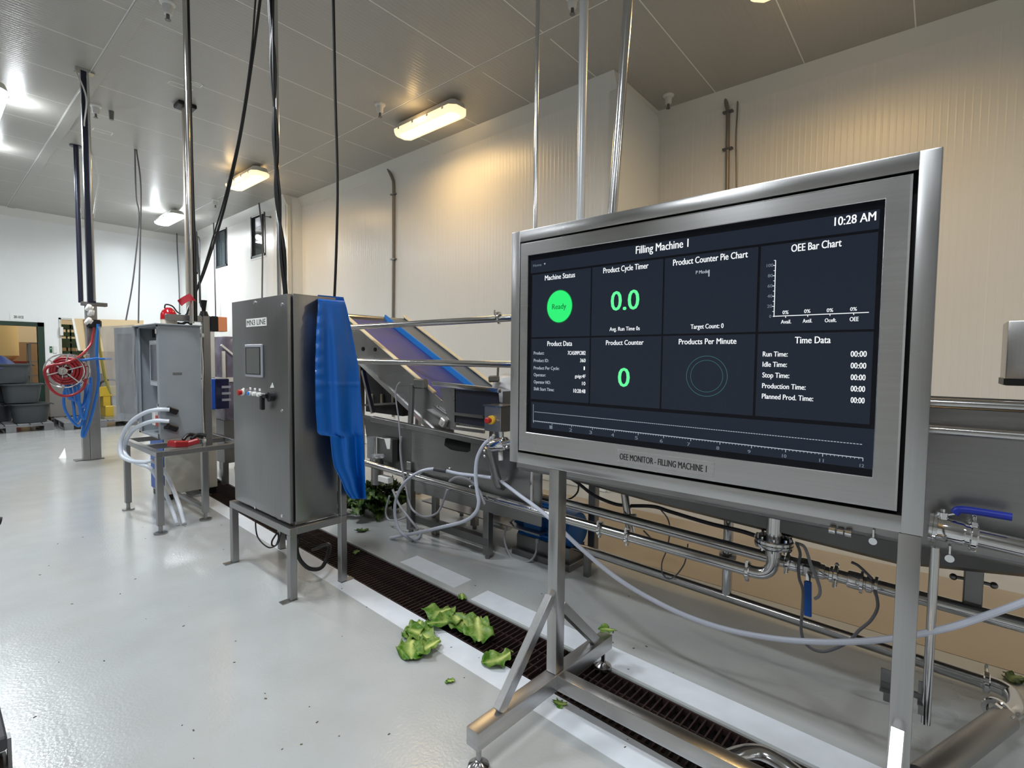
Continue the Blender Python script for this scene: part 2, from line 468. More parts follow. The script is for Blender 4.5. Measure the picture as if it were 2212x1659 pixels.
wall('wall_windows', 'y', XW, seq(YE, YF, 0.9, 10.6), 1, WALL_Y, 'white panel wall with three small high windows', holes=WIN)
DOOR1 = (0.55, 1.74, 0.0, 2.10)
DOOR2 = (2.10, 3.68, 0.0, 2.32)
wall('wall_far', 'x', YF, [XL, -7.8, -6.6, -5.4, -4.2, -3.0, -1.8, -0.6, 0.6, 1.925, 3.1, 4.3, 5.1], 1, WALL_X, 'white panel wall at the far end with two openings', holes=[DOOR1, DOOR2])
wall('wall_left', 'y', XL, seq(YB, YF, 1.2, -4.8), -1, WALL_Y, 'white panel wall on the left, outside the picture')
wall('wall_back', 'x', YB, [XL, -7.2, -6, -4.8, -3.6, -2.4, -1.2, 0, 1.2, 2.4, 3.6, 4.8, XR], -1, WALL_X, 'white panel wall behind the camera')
# ceiling panels
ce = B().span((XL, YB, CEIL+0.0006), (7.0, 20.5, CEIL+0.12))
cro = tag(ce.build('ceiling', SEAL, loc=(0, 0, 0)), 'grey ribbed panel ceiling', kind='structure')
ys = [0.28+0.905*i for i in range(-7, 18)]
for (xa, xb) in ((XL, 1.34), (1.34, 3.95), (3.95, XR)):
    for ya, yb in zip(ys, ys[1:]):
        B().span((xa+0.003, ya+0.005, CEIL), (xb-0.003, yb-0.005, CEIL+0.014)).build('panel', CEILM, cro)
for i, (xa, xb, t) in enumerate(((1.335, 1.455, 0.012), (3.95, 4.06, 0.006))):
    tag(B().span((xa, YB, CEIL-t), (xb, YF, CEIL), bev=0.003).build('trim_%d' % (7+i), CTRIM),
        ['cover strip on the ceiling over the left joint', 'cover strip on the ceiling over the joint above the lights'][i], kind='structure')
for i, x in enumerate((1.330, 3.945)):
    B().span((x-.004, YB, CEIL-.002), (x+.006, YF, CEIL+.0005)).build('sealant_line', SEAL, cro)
# sloping coving between walls and ceiling
def coving(name, pts, label, k=0.085, d=0.17):
    b = B()
    for (x0, y0, x1, y1, nx, ny) in pts:
        b.poly([(x0+nx*k, y0+ny*k, CEIL), (x0, y0, CEIL-d), (x0, y0, CEIL)], (x1-x0, y1-y0, 0))
    tag(b.build(name, TRIMM), label, kind='structure')
coving('trim_9', [(XR, YB, XR, YJ, -1, 0)], 'coving over the recessed wall')
coving('trim_10', [(X1, YJ-0.03, X1, YE, -1, 0)], 'coving over the long wall')
coving('trim_11', [(XW, YE, XW, YF, -1, 0)], 'coving over the window wall')
coving('trim_12', [(XL, YF, XW, YF, 0, -1)], 'coving over the far wall')
coving('trim_13', [(X1, YJ, XR, YJ, 0, -1)], 'coving over the return wall', 0.02, 0.05)
tag(B().span((X1-0.012, YJ-0.035, 0), (X1+0.03, YJ+0.06, CEIL-0.17), bev=0.004).build('trim_14', TRIMM), 'white corner angle where the wall steps back', kind='structure')
tag(B().span((XW-0.01, YE-0.03, 0), (XW+0.06, YE+0.03, CEIL-0.17), bev=0.004).build('trim_15', TRIMM), 'white corner angle beside the window wall', kind='structure')
bb = B()
bb.span((XL, YF-0.03, 0), (DOOR1[0]-0.1, YF, 0.2), bev=0.008); bb.span((DOOR1[1]+0.1, YF-0.03, 0), (DOOR2[0], YF, 0.2), bev=0.008); bb.span((DOOR2[1], YF-0.03, 0), (XW, YF, 0.2), bev=0.008)
tag(bb.build('baseboard_far', SEAL), 'white skirting along the far wall', kind='structure')
tag(B().span((X1-0.04, YJ, 0), (X1, YE, 0.16), bev=0.01).build('baseboard_long', WALL), 'skirting along the long wall', kind='structure')
tag(B().span((XR-0.04, YB, 0), (XR, YJ, 0.16), bev=0.01).build('baseboard_right', WALL), 'skirting along the recessed wall', kind='structure')
# high windows
FRAME = mat('dark_window_frame', rgb(58, 62, 64), 0.4)
GLASS = mat('dark_glass', rgb(52, 62, 66), 0.04, 0.0, spec=0.8)
for i, (a, b_, c, d) in enumerate(WIN):
    f = B(); w = 0.05
    f.span((XW-0.012, a, c), (XW+0.05, a+w, d)); f.span((XW-0.012, b_-w, c), (XW+0.05, b_, d))
    f.span((XW-0.012, a, c), (XW+0.05, b_, c+w)); f.span((XW-0.012, a, d-w), (XW+0.05, b_, d))
    fo = f.build('window_%d' % (i+1), FRAME)
    tag(fo, ['dark framed high window nearest the return wall, reflecting a lamp', 'dark framed high window in the middle, behind the slanting cables', 'dark framed high window beside the far corner'][i], kind='structure')
    B().span((XW+0.03, a+w, c+w), (XW+0.04, b_-w, d-w)).build('pane', GLASS, fo)
    s_ = B(); 
    s_.span((XW-0.008, a-0.03, c-0.035), (XW, b_+0.03, c)); s_.build('sill', WALL, fo)
    if i < 2: B().span((XW+0.0, a+w+0.09, c+w), (XW+0.025, a+w+0.115, d-w)).build('mullion', FRAME, fo)

# ------------------------------------------------------------------ ceiling lights
LHOUSE = mat('lamp_housing', rgb(205, 205, 198), 0.4)
def diff_mat(name, col, s):
    m = mat(name, (0.9, 0.9, 0.88, 1), 0.4); n, l, b = nodes(m)
    b.inputs['Emission Color'].default_value = (*col, 1); b.inputs['Emission Strength'].default_value = s
    return m
DW_ = diff_mat('lamp_diffuser_warm', (1.0, 0.84, 0.55), 2.6)
DC_ = diff_mat('lamp_diffuser_cool', (0.92, 0.97, 1.0), 5.0)
RIM_W = diff_mat('lamp_rim_warm', (1.0, 0.78, 0.42), 0.85)
RIM_C = diff_mat('lamp_rim_cool', (0.9, 0.97, 1.0), 1.6)
ZL = 4.46
def rrect(L, Wd, c, z):
    h, w = L/2, Wd/2
    return [(w, -h+c, z), (w, h-c, z), (w-c, h, z), (-w+c, h, z), (-w, h-c, z), (-w, -h+c, z), (-w+c, -h, z), (w-c, -h, z)]
def loft(b, rings):
    vr = [[b.bm.verts.new(p) for p in r] for r in rings]
    for A, Bq in zip(vr, vr[1:]):
        n_ = len(A)
        for i in range(n_): b.bm.faces.new((A[i], A[(i+1) % n_], Bq[(i+1) % n_], Bq[i]))
    b.bm.faces.new(list(reversed(vr[0]))); b.bm.faces.new(vr[-1])
    return b
def lamp(x, y, warm, label):
    root = thing('ceiling_light', (x, y, ZL), label, 'light', 'ceiling lights')
    up_ = lambda pts: [(p[0], p[1], p[2]+0.0) for p in pts]
    h = loft(B(), [rrect(1.12, 0.22, 0.04, 0.095), rrect(1.15, 0.27, 0.06, 0.035), rrect(1.18, 0.295, 0.07, 0.022)])
    h = h.build('housing', LHOUSE, loc=(0, 0, 0)); h.parent = root; h.location = (0, 0, 0)
    d = loft(B(), [rrect(1.18, 0.295, 0.07, 0.020), rrect(1.175, 0.29, 0.07, -0.016), rrect(1.12, 0.24, 0.06, -0.044)])
    d = d.build('diffuser', RIM_W if warm else RIM_C, loc=(0, 0, 0)); d.parent = root; d.location = (0, 0, 0)
    t = loft(B(), [rrect(1.04, 0.18, 0.05, -0.0445), rrect(1.02, 0.16, 0.05, -0.047)])
    t = t.build('tube_glow', DW_ if warm else DC_, loc=(0, 0, 0)); t.parent = d; t.location = (0, 0, 0)
    for sx in (-1, 1):
        for k in (-0.42, -0.14, 0.14, 0.42):
            c = B().box((sx*0.149, k, 0.012), (0.012, 0.03, 0.04), bev=0.003).build('clip', CHROME, loc=(0, 0, 0)); c.parent = root; c.location = (0, 0, 0)
    for k in (-0.35, 0.35):
        c = B().box((0, k, 0.112), (0.06, 0.06, 0.06)).build('hanger', CHROME, loc=(0, 0, 0)); c.parent = root; c.location = (0, 0, 0)
    return root
protoW = protoC = None
for i, (x, y, col, pw, lab, ax) in enumerate(LAMPS):
    if lab:
        lamp(x, y, col is WARM, lab)
    ld = bpy.data.lights.new('tube_light', 'AREA'); ld.shape = 'RECTANGLE'; ld.size = 0.22; ld.size_y = 1.05
    ld.energy = pw; ld.color = col; ld.spread = R(170)
    lo = bpy.data.objects.new('tube_light', ld); COL.objects.link(lo); lo.location = (x, y, ZL-0.055)
    if lab: 
        # a little light also leaves the sides of the diffuser and grazes the ceiling
        l2 = bpy.data.lights.new('glow_light', 'POINT'); l2.specular_factor = 0.12; l2.energy = pw*0.10; l2.color = col; l2.shadow_soft_size = 0.06
        for dx in (-0.26, 0.26):
            g = bpy.data.objects.new('glow_light', l2); COL.objects.link(g); g.location = (x+dx, y, ZL-0.03)
# ------------------------------------------------------------------ monitor on its stainless stand
MX = 1.70                                    # plane of the frame's face
S_FR_H = steel('steel_frame_y', 0.50, (0.16, 0.34), 'y', 0.06)
S_FR_V = steel('steel_frame_z', 0.46, (0.18, 0.36), 'z', 0.06)
ms = thing('monitor_stand', (1.70, 0.73, 0), 'large production monitor in a brushed steel frame on two steel legs', 'monitor')
Y0, Y1, Z0, Z1 = 0.010, 1.447, 1.040, 2.050  # outer frame
PW, PD = 0.048, 0.06                         # profile face width, depth
def member(a, b, mt): return B().span(a, b, bev=0.004, seg=2).build('frame_member', mt, ms, True)
member((MX, Y0, Z0), (MX+PD, Y0+PW, Z1), S_FR_V); member((MX, Y1-PW, Z0), (MX+PD, Y1, Z1), S_FR_V)
member((MX+.0004, Y0+PW-.002, Z0), (MX+PD-.0004, Y1-PW+.002, Z0+PW), S_FR_H); member((MX+.0004, Y0+PW-.002, Z1-PW), (MX+PD-.0004, Y1-PW+.002, Z1), S_FR_H)
# raised bezel with the screen opening
by0, by1, bz0, bz1 = 0.068, 1.393, 1.098, 1.994
sy0, sy1, sz0, sz1 = 0.125, 1.350, 1.182, 1.939
bx = MX-0.006
be = B()
def ringrect(x, y0, y1, z0, z1): return [Vector((x, y0, z0)), Vector((x, y1, z0)), Vector((x, y1, z1)), Vector((x, y0, z1))]
rings = [ringrect(MX+0.05, by0, by1, bz0, bz1), ringrect(bx+0.004, by0, by1, bz0, bz1), ringrect(bx, by0+0.005, by1-0.005, bz0+0.005, bz1-0.005),
         ringrect(bx, sy0-0.002, sy1+0.002, sz0-0.002, sz1+0.002), ringrect(bx+0.002, sy0, sy1, sz0, sz1), ringrect(bx+0.02, sy0, sy1, sz0, sz1)]
vr = [[be.bm.verts.new(p) for p in r] for r in rings]
for A, C_ in zip(vr, vr[1:]):
    for i in range(4): be.bm.faces.new((A[i], A[(i+1) % 4], C_[(i+1) % 4], C_[i]))
bezel = be.build('bezel', S_FR_H, ms)
B().span((MX+0.051, Y0+PW-0.004, Z0+PW-0.004), (MX+0.058, Y1-PW+0.004, Z1-PW+0.004)).build('back_panel', S_DARK, ms)
gm = mat('gasket_black', rgb(9, 9, 10), 0.6)
B().span((MX+0.046, Y0+PW, Z0+PW), (MX+0.05, Y1-PW, Z1-PW)).build('gasket', gm, ms)
# the screen
def glow(name, c, s=1.0, rough=0.25): return mat(name, (0.004, 0.004, 0.005, 1), rough, emit=s, emit_col=c, spec=0.22)
SCR = glow('screen_black', rgb(3, 4, 8), 1.0, 0.10)
TILE = glow('screen_tile', rgb(25, 32, 43), 1.0, 0.12)
WH = glow('screen_white', rgb(236, 240, 244), 1.0); GRN = glow('screen_green', rgb(42, 226, 112), 1.0); DGRN = glow('screen_dark_green', rgb(14, 110, 50), 1.0)
LG = glow('screen_grey', rgb(168, 176, 186), 1.0); DIM = glow('screen_dim', rgb(104, 116, 128), 1.0); RINGC = glow('screen_ring', rgb(54, 96, 98), 1.0)
NUMG = glow('screen_number_green', rgb(96, 238, 148), 1.0)
sx_ = bx+0.012
screen = B().span((sx_, sy0, sz0), (sx_+0.01, sy1, sz1)).build('screen', SCR, ms)
def M_(X, Y): return AX(1080+X/1.951, 300+Y/1.951, sx_)     # a spot on the screen
YR = Vector((0, -1, 0)); ZU = Vector((0, 0, 1))
def sp(p, k=1): return Vector((sx_-0.0006*k, p.y, p.z))
def tile(name, L, Rr, T, Bt):
    return B().span((sx_-0.0003, Rr, Bt), (sx_, L, T)).build(name, TILE, screen)
cy = [M_(135, 700).y, M_(381, 700).y, M_(387, 700).y, M_(684, 700).y, M_(691, 700).y, M_(1081, 700).y, M_(1092, 700).y, M_(1590, 500).y]
zt, zm0, zm1, zb = M_(690, 505).z, M_(690, 823).z, M_(690, 831).z, M_(690, 1138).z
for i in range(4):
    tile('chart_tile', cy[2*i], cy[2*i+1], zt, zm0); tile('chart_tile', cy[2*i], cy[2*i+1], zm1, zb)
tile('header_bar', M_(130, 560).y, M_(1600, 330).y, sz1-0.022, zt+0.008)
tile('timeline_tile', M_(132, 1150).y, M_(1580, 1280).y, zb-0.012, sz0+0.02)
def label(items, name, m):
    for (s, X0, Yb0, X1_, cap) in items:
        p = sp(M_(X0, Yb0)); q = M_(X1_, Yb0); p2 = M_(X0, Yb0-cap)
        B().text(s, p, YR, ZU, width=p.y-q.y, cap=abs(p2.z-p.z)).build(name, m, screen)
label([('10:28 AM', 1410, 367, 1583, 36), ('Filling Machine 1', 573, 485, 793, 32), ('Machine Status', 190, 597, 316, 21), ('Product Cycle Timer', 436, 567, 625, 23),
       ('Product Counter Pie Chart', 730, 535, 1043, 26), ('OEE Bar Chart', 1228, 477, 1438, 31), ('Avg. Run Time 0s', 462, 810, 589, 16), ('Target Count: 0', 804, 801, 942, 19),
       ('Product Data', 200, 873, 304, 20), ('Product Counter', 447, 869, 605, 20), ('Products Per Minute', 754, 866, 996, 23), ('Time Data', 1243, 862, 1393, 28)], 'heading_text', WH)
val = [('00:00', 1478, y, x, 24) for y, x in ((918, 1545), (967, 1543), (1016, 1540), (1064, 1538), (1112, 1536))]
rows = [('Run Time:', 1108, 917, 1212, 21), ('Idle Time:', 1107, 960, 1209, 21), ('Stop Time:', 1106, 1005, 1219, 21), ('Production Time:', 1105, 1050, 1288, 21), ('Planned Prod. Time:', 1104, 1094, 1320, 21)]
label(val+rows+[('7CA509PC082', 286, 910, 361, 16), ('360', 338, 941, 361, 15), ('1', 353, 974, 358, 15), ('guigc4F', 316, 1006, 361, 14), ('10', 346, 1038, 360, 15), ('10:28:48', 310, 1069, 360, 16)], 'value_text', WH)
label([('Product:', 143, 909, 186, 13), ('Product ID:', 143, 940, 205, 13), ('Product Per Cycle:', 143, 971, 250, 13), ('Operator:', 143, 1000, 193, 13), ('Operator NO:', 143, 1030, 213, 13), ('Shift Start Time:', 143, 1059, 228, 13),
       ('P Mode', 826, 570, 878, 14)], 'row_text', LG)
label([('Home', 140, 540, 175, 11), ('100', 1124, 541, 1152, 13), ('80', 1129, 584, 1150, 13), ('60', 1128, 627, 1149, 13), ('40', 1127, 670, 1148, 13), ('20', 1126, 712, 1147, 13), ('0', 1135, 754, 1143, 12)]
      + [(str(k), x-(6 if k < 10 else 9), y, x+(6 if k < 10 else 9), 14) for k, x, y in ((1, 215, 1221), (2, 298, 1233), (3, 382, 1243), (4, 475, 1254), (5, 575, 1266), (6, 680, 1279), (7, 795, 1293), (8, 918, 1309), (9, 1050, 1324), (10, 1198, 1342), (11, 1355, 1361), (12, 1525, 1383))], 'axis_text', DIM)
label([('0%', 1191, 739, 1216, 15), ('0%', 1282, 734, 1308, 15), ('0%', 1377, 730, 1404, 15), ('0%', 1476, 725, 1504, 15), ('Avail.', 1184, 779, 1227, 16), ('Axtil.', 1276, 775, 1315, 16), ('Oceft.', 1369, 773, 1418, 16), ('OEE', 1474, 769, 1511, 18)], 'bar_text', WH)
def seg_(b, X0, Y0_, X1_, Y1_, w=0.0016, k=1):
    p, q = sp(M_(X0, Y0_), k), sp(M_(X1_, Y1_), k)
    d = (q-p).normalized(); n_ = Vector((0, -d.z, d.y))*w/2
    b.poly([p+n_, q+n_, q-n_, p-n_], (0.0003, 0, 0))
ax = B()
seg_(ax, 1162, 512, 1155, 750, 0.0022); seg_(ax, 1150, 748, 1555, 731, 0.0022)
for i in range(11):
    t = i/11; X = 1162-7*t; Y = 512+237*t
    seg_(ax, X-(10 if i % 2 else 7), Y+0.3, X, Y, 0.0016)
for X, Y in ((1204, 746), (1297, 742), (1391, 738), (1491, 734)): seg_(ax, X, Y, X, Y+8, 0.0018)
ax.build('chart_axes', WH, screen)
tl = B()
def onaxis(t): return (142+(1530-142)*t, 1188+(1345-1188)*t)
pA, pB = sp(M_(142, 1188)), sp(M_(1530, 1345))
def tick(u, L, w):
    p = pA.lerp(pB, u); tl.poly([p+Vector((0, w/2, 0)), p+Vector((0, -w/2, 0)), p+Vector((0, -w/2, -L)), p+Vector((0, w/2, -L))], (0.0003, 0, 0))
seg_(tl, 142, 1188, 1530, 1345, 0.0022); seg_(tl, 141, 1118, 140, 1192, 0.0012)
for i in range(121): tick(i/120, 0.009 if i % 10 == 0 else 0.0045, 0.0016 if i % 10 == 0 else 0.0011)
qA, qB = sp(M_(146, 1150)), sp(M_(1530, 1288))
for i in range(150):
    a, c = qA.lerp(qB, i/150), qA.lerp(qB, (i+0.72)/150)
    tl.poly([a+ZU*.0009, c+ZU*.0009, c-ZU*.0009, a-ZU*.0009], (0.0003, 0, 0))
tl.build('timeline_axis', LG, screen)
def disc(name, X, Y, rx, rz, m, inner=0.0, n_=48, k=1):
    c = sp(M_(X, Y), k); b = B(); o = []; q = []
    for i in range(n_):
        a = 2*math.pi*i/n_; o.append(b.bm.verts.new(c+Vector((0, math.cos(a)*rx, math.sin(a)*rz))))
        if inner: q.append(b.bm.verts.new(c+Vector((0, math.cos(a)*(rx-inner), math.sin(a)*(rz-inner)))))
    if inner:
        for i in range(n_): b.bm.faces.new((o[i], o[(i+1) % n_], q[(i+1) % n_], q[i]))
    else: b.bm.faces.new(o)
    return b.build(name, m, screen)
rz = abs(M_(251, 706).z-M_(251, 773).z); ry = abs(M_(199, 706).y-M_(303, 706).y)/2
disc('status_rim', 251, 706, ry+0.003, rz+0.003, DGRN)
disc('status_dot', 251, 706, ry, rz, GRN, k=2)
b = B(); p = sp(M_(221, 719), 3); b.text('Ready', p, YR, ZU, width=p.y-M_(280, 719).y, cap=abs(M_(221, 719).z-M_(221, 697).z)); b.build('status_text', DGRN, screen)
b = B()
p = sp(M_(468, 724)); b.text('0.0', p, YR, ZU, width=p.y-M_(585, 722).y, cap=abs(M_(500, 724).z-M_(500, 643).z))
p = sp(M_(498, 1043)); b.text('0', p, YR, ZU, width=p.y-M_(545, 1043).y, cap=abs(M_(520, 1043).z-M_(520, 964).z)); b.build('counter_digits', NUMG, screen)
rr_ = abs(M_(783, 1000).y-M_(957, 1000).y)/2
disc('gauge_ring', 870, 1000, rr_, rr_, RINGC, 0.0016); disc('gauge_ring', 870, 1000, rr_*0.79, rr_*0.79, RINGC, 0.0014)
b = B(); c = sp(M_(881, 566)); b.span((c.x, c.y-0.0018, c.z-0.011), (c.x+.0003, c.y+0.0018, c.z+0.011)); 
c = sp(M_(189, 527)); b.poly([c+Vector((0, .005, .003)), c+Vector((0, -.005, .003)), c+Vector((0, 0, -.004))]); b.build('cursor', LG, screen)
# name plate
def N_(px, py): return AX(px, py, bx)
a0, a1 = N_(1333.7, 970), N_(1542, 1029.5)
pl = B().span((bx-0.002, a1.y, N_(1333, 998).z), (bx+0.001, a0.y, N_(1333.7, 970).z), bev=0.0008).build('name_plate', steel('steel_plate', 0.5, (0.25, 0.35), 'y'), ms)
INK = mat('engraved_black', rgb(24, 24, 24), 0.5)
zc_ = (N_(1333, 998).z+N_(1333.7, 970).z)/2; hh = abs(N_(1333.7, 970).z-N_(1333, 998).z)
lw = (a0.y-a1.y)
B().text('OEE MONITOR - FILLING MACHINE 1', (bx-0.0026, a0.y-lw*0.033, zc_-hh*0.24), YR, ZU, width=lw*0.90, cap=hh*0.46).build('plate_text', INK, pl)
for sy in (a0.y-0.006, a1.y+0.006):
    for dz in (-hh*0.36, hh*0.36): B().sphere((bx-0.002, sy, zc_+dz), 0.0022, 8, 6).build('plate_screw', CHROME, pl, True)
# legs, foot beams, braces, crossbar, levelling feet
LW = 0.05
for k, ly in enumerate((1.203, 0.038)):
    B().span((MX, ly-LW/2, 0.165), (MX+0.06, ly+LW/2, Z0+0.0005), bev=0.004, seg=2).build('leg', S_FR_V, ms, True)
    far = Vector((2.14 if k == 0 else 2.03, ly-0.02 if k == 0 else ly-.005, 0.13)); near = Vector((1.245, ly+0.02, 0.13))
    B().bar(near, far, 0.062, 0.068, bev=0.003, seg=2).build('foot_beam', steel('steel_beam_x', 0.5, (0.22, 0.36), 'x', 0.05), ms, True)
    B().bar((1.38, ly+0.012, 0.165), (1.695, ly+0.004, 0.50), 0.034, 0.045, up=(1, 0, -1), bev=0.003).build('brace', S_FR_V, ms, True)
    B().bar((2.04 if k == 0 else 1.98, ly-0.014 if k == 0 else ly-.003, 0.165), (1.757, ly-0.002, 0.44), 0.034, 0.045, up=(1, 0, 1), bev=0.003).build('brace', S_FR_V, ms, True)
    for ex, dy in ((1.278, 0.018), (2.108 if k == 0 else 1.995, -0.02 if k == 0 else -.004)):
        f = B().lathe((ex, ly+dy, 0.0), (ex, ly+dy, 0.1), [(0, 0), (0, .04), (.06, .042), (.16, .039), (.30, .016), (.34, .014), (.36, .010), (1.0, .010), (1.0, 0)], 24)
        f.build('levelling_foot', steel('steel_foot', 0.4, (0.15, 0.25), 'n'), ms, True)
B().bar((MX+0.03, 1.172, 0.131), (MX+0.03, 0.070, 0.131), 0.058, 0.064, bev=0.003, seg=2).build('crossbar', S_FR_H, ms, True)
# ------------------------------------------------------------------ control cabinet on its stand
CX0, CX1, CY0, CY1, CZ0, CZ1 = 1.450, 1.765, 2.990, 3.835, 0.455, 1.880
cab = thing('control_cabinet', (1.60, 3.41, CZ0), 'tall brushed steel control cabinet with a small touch panel, hung with a blue apron', 'cabinet')
B().span((CX0+0.03, CY0, CZ0), (CX1, CY1, CZ1), bev=0.006, seg=2).build('body', S_CAB, cab, True)
B().span((CX0, CY0+0.012, CZ0+0.012), (CX0+0.022, CY1-0.004, CZ1-0.004), bev=0.004, seg=2).build('door', S_CAB, cab, True)
B().span((CX0+0.02, CY0+0.02, CZ0+0.02), (CX0+0.032, CY1-0.02, CZ1-0.02)).build('door_seal', mat('gasket_black', rgb(9, 9, 10), 0.6), cab)
def K_(px, py, d=0.0): 
    p = AX(px, py, CX0); return Vector((CX0-d, p.y, p.z))
def KZ(X, Y, d=0.0): return K_(480+X/6.9125, 610+Y/6.9125, d)
def K5(X, Y, d=0.0): return K_(480+X/7.54, 680+Y/7.54, d)
a, c = KZ(361, 550), KZ(665, 645)
lp = B().span((CX0-0.002, c.y, c.z), (CX0, a.y, a.z)).build('label_plate', WHITEPL, cab)
h = a.z-c.z
B().text('MN3 LINE', (CX0-0.0024, a.y-0.012, c.z+h*0.18), YR, ZU, width=(a.y-c.y)-0.024, cap=h*0.66).build('label_text', INK, lp)
a, c = KZ(360, 928), KZ(622, 1424)
hmi = B().span((CX0-0.012, c.y, c.z), (CX0, a.y, a.z), bev=0.004).build('touch_panel', mat('panel_grey', rgb(150, 152, 160), 0.4), cab)
w_, h_ = a.y-c.y, a.z-c.z
B().span((CX0-0.014, c.y+w_*0.07, c.z+h_*0.085), (CX0-0.011, a.y-w_*0.05, a.z-h_*0.085)).build('touch_frame', BLACK, hmi)
B().span((CX0-0.0145, c.y+w_*0.12, c.z+h_*0.11), (CX0-0.012, a.y-w_*0.12, a.z-h_*0.11)).build('touch_screen', mat('dull_screen', rgb(82, 84, 80), 0.12), hmi)
def button(name, X, Y, r, cap, base, L=0.028):
    p = K5(X, Y)
    o = B().cyl(p, p-Vector((0.012, 0, 0)), r*1.15, seg=20).build(name, base, cab, True)
    B().lathe(p-Vector((0.01, 0, 0)), p-Vector((L, 0, 0)), [(0, 0), (0, r*.8), (.55, r*.8), (.6, r), (.92, r), (1, r*.75), (1, 0)], 20).build('cap', cap, o, True)
    return o
RED = mat('red_button', rgb(170, 40, 36), 0.35); BLUEB = mat('blue_button', rgb(60, 130, 215), 0.35)
es = button('emergency_stop', 345, 1262, 0.02, RED, WHITEPL, 0.038)
for nm, X, Y, cp in (('blue_push_button', 462, 1278, BLUEB), ('white_push_button', 545, 1287, WHITEPL), ('white_push_button', 622, 1300, WHITEPL)):
    button(nm, X, Y, 0.0135, cp, WHITEPL, 0.022)
for X, Y in ((465, 1203), (540, 1213), (617, 1223), (355, 1210)):
    p = K5(X, Y); B().box(p-Vector((0.002, 0, 0)), (0.004, 0.026, 0.016), bev=0.001).build('button_label', WHITEPL, cab)
t = B(); t.poly([K5(780, 1190, .0012), K5(845, 1186, .0012), K5(818, 1105, .0012)], (0.001, 0, 0)); tw = t.build('warning_triangle', WHITEPL, cab)
p = K5(812, 1172, .002); B().text('!', p, YR, ZU, cap=0.016).build('mark', INK, tw)
p = K5(830, 1335)
sw = B().cyl(p, p-Vector((0.03, 0, 0)), 0.03, seg=20).build('main_switch', BLACK, cab, True)
q = p-Vector((0.035, 0, 0))
B().bar(q+Vector((0, 0.01, 0.006)), q+Vector((0, 0.075, 0.004)), 0.022, 0.03, bev=0.004).bar(q+Vector((-0.004, 0.068, 0.01)), q+Vector((-0.004, 0.068, -0.085)), 0.03, 0.024, up=(1, 0, 0), bev=0.004).build('switch_handle', BLACK, sw)
for X, Y in ((902, 335), (490, 300)):
    p = KZ(X, Y); B().cyl(p, p-Vector((0.008, 0, 0)), 0.011, seg=14).build('lock', CHROME, cab, True)
for p in (K5(985, 1565), K_(611, 1114), K_(553, 1096)):
    B().cyl(p, p-Vector((0.008, 0, 0)), 0.010, seg=14).build('lock', CHROME, cab, True)
# stand of square tube
st = thing('cabinet_stand', (1.60, 3.41, 0), 'square-tube steel stand with four plated feet under the control cabinet', 'stand')
S_ST = steel('steel_stand', 0.34, (0.25, 0.4), 'z')
T = 0.045
fx0, fx1, fy0, fy1 = 1.425, 1.812, 2.955, 3.87
zt_ = 0.452
for (x, y) in ((fx0, fy0), (fx0, fy1-T), (fx1-T, fy0), (fx1-T, fy1-T)):
    B().span((x, y, 0.006), (x+T, y+T, zt_-T), bev=0.003).build('leg', S_ST, st, True)
    sx = -1 if x < 1.6 else 1
    B().span((x+(0 if sx > 0 else -0.05), y-0.002, 0), (x+T+(0.05 if sx > 0 else 0), y+T+0.002, 0.006)).build('foot_plate', S_ST, st)
for (a, c) in (((fx0, fy0, zt_-T), (fx0+T, fy1, zt_)), ((fx1-T, fy0, zt_-T), (fx1, fy1, zt_)), ((fx0+T, fy0, zt_-T), (fx1-T, fy0+T, zt_)), ((fx0+T, fy1-T, zt_-T), (fx1-T, fy1, zt_))):
    B().span(a, c, bev=0.003).build('frame_rail', S_ST, st, True)
B().span((fx1-T+.001, fy0+.001, zt_), (fx1, fy0+T, 1.02), bev=0.003).build('upright', S_ST, st, True)
# loose cables under the cabinet
def cable(name, pts, r, m, label, cat='cable', seg=8, smooth=8, group=None):
    o = B().tube(pts, r, seg, smooth).build(name, m, None, True)
    return tag(o, label, cat, group)
cable('thick_black_cable', [(1.60, 3.10, .45), AY(648, 1150, 3.10), AY(641, 1185, 3.08), AY(650, 1212, 3.06), AY(672, 1229, 3.04), AY(698, 1222, 3.06), (1.80, 3.16, 0.20), (1.86, 3.5, 0.06)], 0.013, CABLE, 'thick black cable looping below the cabinet beside the front leg')
cable('thin_black_cable', [(1.52, 3.66, .45), AX(553, 1145, 1.55), AX(562, 1168, 1.55), AX(582, 1183, 1.55), AX(600, 1174, 1.55), AX(606, 1155, 1.55), (1.56, 3.25, 0.45)], 0.005, CABLE, 'thin black cable hanging in a bow under the cabinet')
lp_ = [AX(598, 1152, 1.56), AX(588, 1168, 1.56), AX(588, 1178, 1.56), AX(596, 1178, 1.56), AX(602, 1162, 1.56), AX(600, 1150, 1.56)]
cable('coiled_black_cable', lp_, 0.006, CABLE, 'short coiled black cable tied up under the cabinet')
